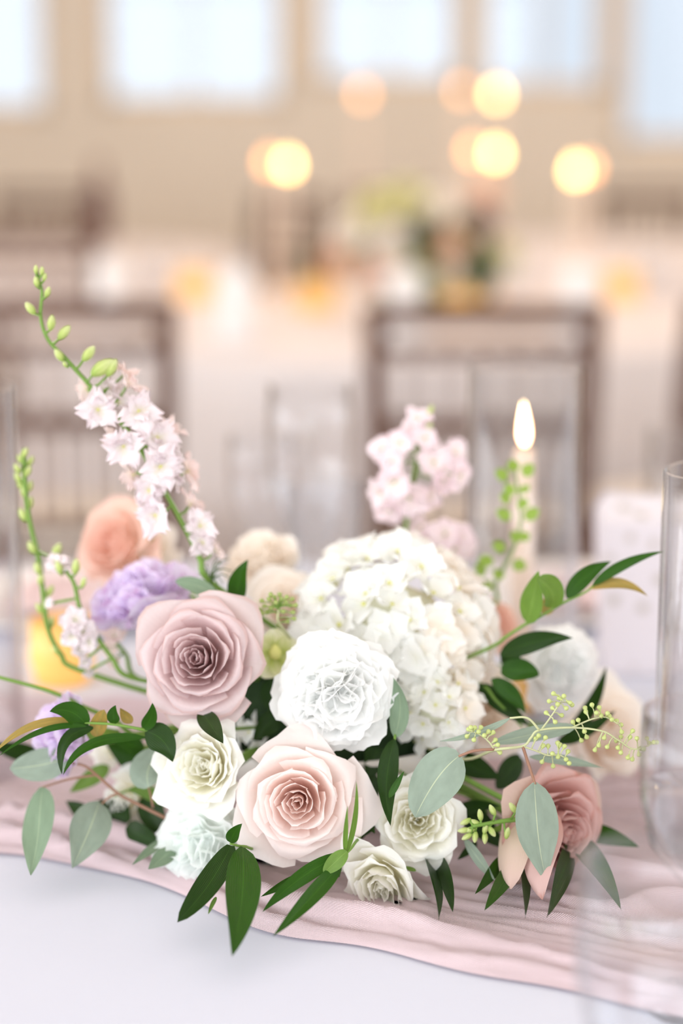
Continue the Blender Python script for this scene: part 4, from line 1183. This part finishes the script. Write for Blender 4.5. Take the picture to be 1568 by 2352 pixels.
b3 = sprig(T, [A(840, 318), A(900, 290), A(980, 260), A(1060, 250), A(1150, 300)])
seeds(T, [(845, 282), (880, 270), (925, 190), (970, 170), (1018, 187), (1000, 222), (1030, 240), (1072, 225), (1100, 265), (1132, 275), (1160, 300), (1165, 346), (900, 402), (935, 380), (920, 342), (930, 215), (1085, 245)], c7, EY, 12.5, _seed, b3)
seeds(T, [(1237, 340), (1265, 390), (1160, 380), (1130, 405), (1140, 450), (1160, 482), (1330, 390), (1345, 420), (1375, 415), (1280, 495), (1235, 525), (1205, 515), (1310, 460), (1050, 385), (1015, 435), (990, 465), (1070, 445), (1290, 455), (1395, 415), (1220, 380)], c7, EY, 12, _seed, main[6:])
b4 = sprig(T, [A(515, 440), A(600, 470), A(680, 500), A(760, 500), A(820, 540)])
seeds(T, [(600, 390), (620, 372), (665, 385), (650, 437), (682, 440), (710, 490), (642, 542), (715, 570), (760, 432), (790, 442), (812, 475), (800, 527), (747, 510), (820, 552), (745, 420)], c7, EY, 12.5, _seed, b4)
v, f = tube_geo(smooth_path([A(515, 440), A(560, 580), A(597, 690, EY - .01)], 6), .0011, .0009, 6); T.part('leaf_stalk', v, f, MAT['twig'])
leaf(T, (1227, 1797), (1254, 2026), 100, EY - .01, EY - .02, 'euc', (-6, 4), .04, 'euc', normal=(.15, -1, .3))
v, f = tube_geo(smooth_path([A(330, 460), A(200, 470), P(1053, 1737, EY)], 6), .0011, .0009, 6); T.part('leaf_stalk', v, f, MAT['twig'])
leaf(T, (1056, 1735), (953, 1878), 112, EY, EY - .01, 'euc', (-4, 14), .03, 'eucwide', normal=(-.2, -1, .35))
leaf(T, (1317, 1670), (1133, 1706), 42, EY + .03, EY + .02, 'euc', (0, 2), .05, 'eucwide', normal=(0, -.7, .8))
leaf(T, (1170, 1650), (1010, 1702), 20, EY + .01, EY + .01, 'euc', (0, -10), .05, 'euc', normal=(0, -.6, .8))
v, f = tube_geo(smooth_path([A(625, 335), A(545, 255), A(430, 255)], 6), .0009, .0007, 6); T.part('leaf_stalk', v, f, MAT['twigpale'])
leaf(T, (1215, 1738), (1385, 1764), 30, EY + .035, EY + .03, 'euc', (0, 4), .05, 'euc', normal=(0, -.5, .8))
leaf(T, (1066, 1926), (1136, 2022), 28, -.10, -.115, 'euc', (2, -5), .06, 'euc', normal=(-.6, -.8, .3))
T = Thing('eucalyptus_branch', 'eucalyptus branch with four drooping grey-green leaves near the lilac bloom', 'eucalyptus')
c3 = lambda x, y: (x * .3571, 1580 + y * .3571)
A3 = lambda x, y, Y=-.06: P(*c3(x, y), Y)
T.stem([T.B, A3(1150, 890, -.03), A3(1090, 850), A3(880, 745), A3(760, 680), A3(620, 560), A3(540, 500), A3(430, 480)], .0014, .0008, 'twig', 'branch')
leaf(T, (152, 1742), (22, 1765), 76, -.06, -.065, 'euc', (4, -4), .06, 'eucwide', normal=(-.2, -1, .4))
leaf(T, (97, 1808), (70, 2010), 82, -.065, -.07, 'eucdark', (4, 0), .10, 'euc', normal=(-.3, -1, .2))
leaf(T, (228, 1842), (165, 1994), 92, -.06, -.065, 'euc', (6, 6), .05, 'euc', normal=(.1, -1, .3))
leaf(T, (342, 1808), (372, 1722), 84, -.075, -.06, 'euc', (-16, 0), .05, 'eucwide', normal=(.1, -1, .4))
for a_, b_ in (((620, 560), (270, 640)), ((760, 680), (655, 745)), ((985, 770), (955, 640))):
    v, f = tube_geo(smooth_path([A3(*a_), A3((a_[0] + b_[0]) / 2, (a_[1] + b_[1]) / 2 - 12), A3(*b_)], 4), .0009, .0007, 5); T.part('leaf_stalk', v, f, MAT['twig'])
leaf(T, (390, 1922), (304, 1986), 26, -.06, -.08, 'eucdark', (0, 2), .1, 'euc', normal=(0, -.6, .8))
leaf(T, (402, 1948), (340, 1996), 40, -.05, -.06, 'eucdark', (0, 0), .05, 'euc', normal=(0, -.8, .5))
T = Thing('eucalyptus_branch', 'small seeded eucalyptus cluster above the mauve rose', 'eucalyptus')
q = P(640, 1430, -.045)
T.stem([T.B, T.B.lerp(q, .7), q, P(640, 1400, -.045)], .0013, .0010, 'twigpale', 'branch')
ctr = [P(640, 1432, -.045), P(640, 1395, -.045)]
seeds(T, [(x * .4082, y * .4082) for x, y in ((150, 490), (165, 520), (140, 540), (190, 480), (200, 455), (222, 470), (250, 455), (260, 480), (290, 470), (285, 500), (320, 480), (310, 515), (340, 515), (325, 555), (330, 590), (295, 605), (270, 550), (240, 530), (200, 530), (180, 555), (230, 500), (245, 620), (150, 560))], lambda x, y: (540 + x, 1180 + y), -.045, 12.5, _seedd, ctr, stalkmat='stem')
leaf(T, (497, 1370), (402, 1335), 38, -.03, -.02, 'eucdark', (0, 8), .05, 'eucwide', normal=(0, -1, .6))

# --- ruscus
def ruscus(label, path, leaves, seed, r0=.0016, base=None, name='ruscus_branch', tail=True, mat='stem'):
    random.seed(seed)
    T = Thing(name, label, 'ruscus', base=base)
    pts = [P(x, y, Y) for x, y, Y in path]
    st = [T.B, T.B.lerp(pts[0], .55)] + pts if tail else pts
    T.stem(st, r0, r0 * .5, mat, 'branch')
    for L_ in leaves:
        kw = dict(L_[4]) if len(L_) > 4 else {}
        leaf(T, L_[0], L_[1], L_[2], *L_[3], **kw)
    return T
ruscus('glossy ruscus branch reaching toward the glass cylinder over the white carnation', [(1120, 1490, -.01), (1163, 1462, -.02), (1203, 1436, -.025), (1240, 1416, -.03), (1290, 1386, -.03), (1340, 1362, -.03), (1364, 1346, -.03)], [
    ((1212, 1432), (1237, 1310), 56, (-.03, -.04), dict(mat='ruscuslight', normal=(-.5, -1, .2))),
    ((1268, 1396), (1233, 1328), 66, (-.035, -.05), dict(mat='ruscuslight', bow=(14, 6), shape='round', normal=(.3, -1, .5))),
    ((1246, 1412), (1285, 1340), 40, (-.025, -.01), dict(mat='ruscusolive', normal=(.4, -1, .1))),
    ((1302, 1374), (1404, 1289), 42, (-.03, -.02), dict(mat='ruscus', bow=(-8, 8), normal=(-.3, -1, .5))),
    ((1360, 1345), (1526, 1266), 26, (-.03, -.04), dict(mat='ruscus', bow=(-6, 10), normal=(0, -.8, .6))),
    ((1352, 1352), (1488, 1370), 30, (-.03, -.04), dict(mat='ruscusolive', bow=(4, 20), normal=(0, -.7, .8))),
    ((1148, 1505), (1316, 1466), 50, (-.02, -.04), dict(mat='ruscusdark', bow=(0, 12), normal=(0, -.9, .6))),
    ((1150, 1540), (1238, 1552), 56, (-.02, -.03), dict(mat='ruscus', bow=(0, 6), shape='round', normal=(.2, -.9, .6))),
    ((1150, 1520), (1200, 1500), 40, (.0, -.0), dict(mat='ruscusdark'))], 41)
ruscus('dark ruscus branch below the hydrangea pointing at the white carnation', [(1050, 1560, .0), (1110, 1575, -.01), (1140, 1610, -.02), (1200, 1670, -.02)], [
    ((1098, 1572), (1215, 1668), 44, (-.01, -.03), dict(mat='ruscusdark')),
    ((1128, 1560), (1206, 1640), 40, (-.02, -.03), dict(mat='ruscus', bow=(8, 4))),
    ((1296, 1700), (1392, 1530), 34, (.02, .01), dict(mat='ruscusdark', bow=(14, -6))),
    ((1280, 1705), (1414, 1632), 34, (.0, -.01), dict(mat='ruscusdark', bow=(0, -8))),
    ((1195, 1738), (1138, 1812), 56, (-.01, -.03), dict(mat='ruscusdark', shape='round')),
    ((1040, 1862), (1150, 1852), 34, (-.05, -.07), dict(mat='ruscusdark', bow=(0, 4), normal=(0, -.7, .7)))], 42)
ruscus('arching ruscus branch with long curved leaves under the lilac bloom', [(400, 1684, -.08), (332, 1676, -.095), (262, 1664, -.10), (193, 1660, -.10)], [
    ((193, 1664), (-12, 1728), 26, (-.10, -.12), dict(mat='ruscusolive', bow=(-8, 30), normal=(0, -.6, .8))),
    ((198, 1668), (-4, 1738), 15, (-.102, -.125), dict(mat='ruscus', bow=(0, 24), normal=(0, -.9, .3))),
    ((200, 1667), (114, 1634), 50, (-.10, -.11), dict(mat='ruscus', bow=(4, 16), normal=(-.1, -1, .5))),
    ((214, 1672), (142, 1778), 34, (-.10, -.12), dict(mat='ruscusdark', bow=(-26, 22), normal=(-.4, -.9, .4))),
    ((333, 1694), (145, 1780), 26, (-.095, -.125), dict(mat='ruscus', bow=(-30, 26), normal=(0, -.8, .6))),
    ((263, 1662), (266, 1620), 30, (-.10, -.11), dict(mat='ruscus', bow=(-4, 0))),
    ((222, 1692), (240, 1630), 40, (-.095, -.10), dict(mat='ruscusolive', bow=(-4, 0), shape='round')),
    ((327, 1674), (350, 1614), 32, (-.095, -.105), dict(mat='ruscus', bow=(8, -4))),
    ((300, 1662), (276, 1626), 26, (-.09, -.10), dict(mat='ruscusolive')),
    ((334, 1680), (396, 1750), 66, (-.095, -.11), dict(mat='ruscusdark', bow=(10, 12), normal=(-.2, -1, .5), shape='ruscus'))], 43)
ruscus('slim bare ruscus stem stretching out past the lilac bloom', [(330, 1690, -.02), (260, 1652, -.03), (195, 1625, -.035), (115, 1588, -.04), (0, 1556, -.045), (-60, 1540, -.045)], [
    ((96, 1738), (-30, 1708), 44, (.02, .0), dict(mat='ruscusdark')), ((215, 1880), (150, 1840), 40, (.0, -.01), dict(mat='ruscusdark'))], 44, .0022)
ruscus('ruscus sprig with two long dark leaves hanging over the white cloth', [(600, 1935, -.10), (560, 1944, -.13), (529, 1938, -.14)], [
    ((530, 1942), (407, 2118), 62, (-.14, -.165), dict(mat='ruscusdark', bow=(14, 4), normal=(-.3, -1, .35), shape='round')),
    ((557, 1946), (532, 2197), 80, (-.14, -.175), dict(mat='ruscus', bow=(10, 0), normal=(.1, -1, .3))),
    ((530, 1936), (556, 1892), 30, (-.14, -.15), dict(mat='ruscus', bow=(-6, 0))),
    ((496, 2060), (478, 2100), 12, (-.12, -.13), dict(mat='ruscuslight'))], 45)
ruscus('ruscus sprig fanning out below the blush rose', [(830, 1900, -.10), (812, 1940, -.14), (794, 1962, -.155)], [
    ((785, 1962), (602, 2095), 38, (-.155, -.17), dict(mat='ruscus', bow=(-8, 8), normal=(.1, -.9, .5))),
    ((784, 1982), (627, 2150), 40, (-.155, -.18), dict(mat='ruscus', bow=(4, 0), normal=(-.2, -1, .4))),
    ((694, 2008), (598, 2060), 20, (-.14, -.15), dict(mat='ruscus')),
    ((796, 1955), (742, 2006), 38, (-.16, -.165), dict(mat='ruscuslight', shape='round')),
    ((794, 1962), (818, 1795), 14, (-.155, -.165), dict(mat='ruscuslight', bow=(8, 0), fold=.5)),
    ((792, 1960), (798, 1850), 12, (-.157, -.17), dict(mat='ruscuslight', fold=.5)),
    ((870, 1868), (802, 1926), 30, (-.09, -.11), dict(mat='ruscusdark', bow=(0, -8)))], 46)
ruscus('dark ruscus sprig hanging between the carnation and the cream spray rose', [(930, 1620, -.05), (910, 1680, -.09), (905, 1705, -.10)], [
    ((906, 1694), (903, 1556), 50, (-.095, -.09), dict(mat='eucdark', bow=(14, 0), normal=(-.6, -1, .2))),
    ((906, 1698), (897, 1898), 50, (-.10, -.14), dict(mat='ruscusdark', bow=(-14, 0), normal=(.3, -1, .2))),
    ((893, 1832), (928, 1771), 16, (-.13, -.13), dict(mat='ruscus')),
    ((845, 1880), (860, 1915), 18, (-.10, -.11), dict(mat='ruscusdark'))], 47)
ruscus('dark ruscus leaves standing behind the small low spray rose', [(960, 1930, -.06), (990, 1962, -.08)], [
    ((975, 1960), (1007, 2112), 46, (-.085, -.115), dict(mat='ruscusdark', normal=(.5, -1, .3), bow=(8, 4))),
    ((1000, 1965), (1039, 2094), 40, (-.08, -.10), dict(mat='ruscusdark', normal=(-.4, -1, .3), bow=(8, 4))),
    ((955, 2000), (925, 1990), 10, (-.11, -.11), dict(mat='ruscuslight'))], 48)
ruscus('ruscus leaves spreading under the dusty pink rose', [(1210, 1930, -.05), (1250, 1985, -.08)], [
    ((1165, 1960), (1090, 2054), 30, (-.09, -.10), dict(mat='ruscus')),
    ((1200, 1960), (1112, 2091), 40, (-.09, -.11), dict(mat='ruscus')),
    ((1205, 1960), (1206, 2108), 34, (-.09, -.11), dict(mat='ruscusdark')),
    ((1318, 1930), (1255, 2107), 58, (-.055, -.125), dict(mat='ruscusdark', normal=(.4, -1, .3))),
    ((1300, 1900), (1426, 2090), 54, (-.03, -.10), dict(mat='ruscus', normal=(.1, -1, .4), bow=(6, 6))),
    ((1310, 1905), (1468, 1946), 46, (-.03, -.07), dict(mat='ruscus', bow=(0, 6), normal=(0, -1, .5))),
    ((1095, 1935), (1050, 1975), 20, (-.06, -.08), dict(mat='ruscusdark'))], 49)
ruscus('upright ruscus leaf beside the larkspur foot', [(560, 1440, -.02), (552, 1390, -.02)], [((545, 1385), (570, 1285), 46, (-.02, -.03), dict(mat='ruscus', bow=(-10, 0)))], 50)
ruscus('dark ruscus leaves filling the gap under the hydrangea', [(890, 1640, .0), (900, 1720, -.03), (930, 1780, -.04), (1080, 1830, -.04)], [
    ((880, 1680), (840, 1800), 60, (-.03, -.06), dict(mat='ruscusdark')), ((940, 1720), (1030, 1720), 44, (-.02, -.04), dict(mat='ruscusdark')),
    ((1040, 1740), (1150, 1790), 56, (-.02, -.04), dict(mat='ruscusdark')), ((860, 1780), (830, 1930), 60, (-.06, -.08), dict(mat='ruscusdark')),
    ((640, 1640), (580, 1700), 50, (-.03, -.05), dict(mat='ruscusdark')), ((620, 1560), (640, 1660), 60, (-.02, -.03), dict(mat='ruscusdark')),
    ((690, 1690), (640, 1720), 30, (-.06, -.07), dict(mat='ruscusdark')), ((780, 2000), (720, 1960), 60, (-.05, -.06), dict(mat='ruscusdark')),
    ((1060, 1850), (1160, 1950), 60, (-.03, -.05), dict(mat='ruscusdark')), ((462, 1632), (512, 1708), 46, (-.085, -.14), dict(mat='ruscusdark', shape='ruscus'))], 51)
ruscus('dark ruscus leaves low behind the cool white carnation', [(400, 1780, .0), (330, 1800, -.02), (260, 1830, -.03)], [
    ((360, 1790), (240, 1700), 60, (.0, .0), dict(mat='ruscus')), ((330, 1830), (380, 1930), 60, (-.02, -.03), dict(mat='ruscusdark')),
    ((300, 1880), (200, 1850), 70, (.0, -.0), dict(mat='ruscusdark')), ((400, 1850), (290, 1815), 34, (-.03, -.03), dict(mat='ruscuslight', bow=(0, 10))),
    ((330, 1720), (260, 1700), 40, (-.04, -.05), dict(mat='ruscus')), ((250, 1760), (160, 1820), 40, (.0, -.01), dict(mat='ruscuslight')), ((290, 1900), (380, 1950), 60, (-.01, -.02), dict(mat='ruscusdark'))], 52)
# --- small-leaved sprig in front of the candle
random.seed(61)
T = Thing('boxwood_sprig', 'thin green sprig with small round leaves in front of the candle', 'greenery')
sp = [P(x, y, .12) for x, y in ((1125, 1400), (1138, 1340), (1165, 1290), (1182, 1250), (1195, 1200), (1192, 1150), (1182, 1080))]
T.stem([T.B, T.B.lerp(sp[0], .6)] + sp, .0020, .0010, 'stem', 'branch')
for x, y, dx, dy in ((1180, 1082, -4, -22), (1165, 1100, -22, -16), (1200, 1090, 20, -18), (1178, 1115, -14, 16), (1196, 1118, 12, 10), (1172, 1148, -20, -8), (1192, 1150, 14, 12), (1172, 1190, -26, -14), (1205, 1190, 26, -16), (1196, 1222, 10, 18), (1190, 1225, -12, 14), (1160, 1262, -24, -10), (1132, 1288, -28, 0), (1178, 1292, 24, 10), (1150, 1310, -10, 16), (1130, 1350, -26, -8), (1110, 1345, -24, 10), (1112, 1320, -16, -20)):
    leaf(T, (x, y), (x + dx * 1.25, y + dy * 1.25), 30, .12, .115, 'sprigleaf', (0, 0), .1, 'round')
T = Thing('larkspur_spike', 'short spray of yellow green buds beside the eucalyptus leaf', 'larkspur')
bp_ = [P(1235, 1878, -.105), P(1187, 1882, -.115), P(1140, 1888, -.12), P(1085, 1898, -.125)]
T.stem([T.B, T.B.lerp(bp_[0], .7)] + bp_, .0024, .0012, 'stem')
dense = smooth_path(bp_, 6)
for x, y, dx, dy in ((140, 935, -20, 10), (197, 940, -30, -8), (235, 893, -4, -26), (317, 860, -14, -26), (450, 845, -20, -30), (170, 988, -24, 6), (150, 1033, -20, 12), (202, 1035, -2, 24), (268, 980, 4, -20), (266, 1043, 0, 26), (312, 1000, 8, 12), (413, 1012, 6, -26), (128, 992, -26, 4)):
    q = P(*c7(x, y), -.122)
    d = (R_AX * dx - U_AX * dy).normalized(); s = 29 * mpp(q)
    T.shared('bud', bud_mesh(), place(q - d * (s * .5), frame(d, random.uniform(0, 6)), (s * .78, s * .78, s)))
    st = min(dense, key=lambda c: (c - q).length)
    v, f = tube_geo([st, q - d * (s * .4)], .0008, .0008, 5); T.part('bud_stalk', v, f, MAT['stem'])

# ================================================================== the centrepiece on the far table
random.seed(77)
def joined_rose(mat, seed, n=14):
    q = Parts()
    for k in range(n):
        t = k / (n - 1)
        v, fs_, uv_ = rose_petal_geo(t, k * 2.39996, 1.6 - .8 * t ** .6, 1, {}, seed * 50 + k, 7, 6)
        q.add(v, fs_)
    return q.mesh('far_rose', MAT[mat])
MAT['farwhite'] = plain('white_petals', lin(248, 240, 230), .7); MAT['farpeach'] = plain('peach_petals', lin(246, 208, 180), .7)
MAT['farplum'] = plain('plum_petals', lin(120, 60, 76), .7); MAT['fargreen'] = plain('far_leaves', lin(92, 112, 56), .6); MAT['farlime'] = plain('lime_petals', lin(226, 222, 160), .7)
fm = {k: joined_rose(k, i + 3) for i, k in enumerate(('farwhite', 'farpeach', 'farplum', 'farlime'))}
cols = {'farwhite': 'white', 'farpeach': 'peach', 'farplum': 'plum', 'farlime': 'pale lime'}
fc = P(950, 560, 3.65)
fb = obj('flower_bowl', Parts().lathe([(.002, .0), (.06, .0), (.05, .02), (.10, .05), (.115, .09), (.08, .13), (.002, .14)], 28).mesh('flower_bowl', MAT['fargreen']))
fb.location = (fc.x, 3.65, TABLE_Z + .002); tag(fb, 'green filled flower bowl of the large centrepiece on the far peach table', 'bowl')
for px, py, Y, s, k in ((800, 530, 3.63, .05, 'farwhite'), (860, 470, 3.63, .055, 'farlime'), (930, 450, 3.65, .055, 'farlime'), (1000, 470, 3.65, .05, 'farwhite'), (1030, 560, 3.57, .05, 'farpeach'), (900, 560, 3.56, .055, 'farwhite'), (960, 610, 3.55, .05, 'farlime'), (850, 620, 3.57, .05, 'farpeach'), (1105, 500, 3.63, .05, 'farplum'), (1160, 590, 3.61, .05, 'farlime'), (1120, 430, 3.68, .045, 'farpeach'), (760, 600, 3.65, .045, 'farpeach'), (1030, 640, 3.56, .045, 'farwhite')):
    p = P(px, py, Y)
    o = obj('garden_rose', fm[k], M=place(p, frame(Vector((p.x - fc.x, -.25, p.z - fc.z + .1))), s))
    tag(o, cols[k] + ' garden rose in the large centrepiece on the far table', 'rose', cols[k] + ' roses of the far centrepiece')
T = Thing('ruscus_branch', 'dark green foliage branch in the large centrepiece on the far table', 'greenery', base=(fc.x, 3.65, TABLE_Z + .1))
for k in range(26):
    a = random.uniform(0, 6.28)
    b_ = T.B + Vector((math.cos(a) * .08, math.sin(a) * .06, random.uniform(.0, .10)))
    e = b_ + Vector((math.cos(a) * .10, math.sin(a) * .08, random.uniform(-.05, .08)))
    v, fs_, uv_ = leaf_geo(b_, e, .05, (0, -.6, .8)); T.part('leaf', v, fs_, MAT['fargreen'], uv_)
for b_, e, w in (((1100, 690), (1110, 520), 70), ((960, 600), (975, 480), 60), ((985, 560), (940, 510), 50), ((720, 640), (700, 560), 40)):
    v, fs_, uv_ = leaf_geo(P(*b_, 3.53), P(*e, 3.53), w * mpp(P(*b_, 3.53)), (0, -1, .2)); T.part('leaf', v, fs_, MAT['ruscusdark'], uv_)
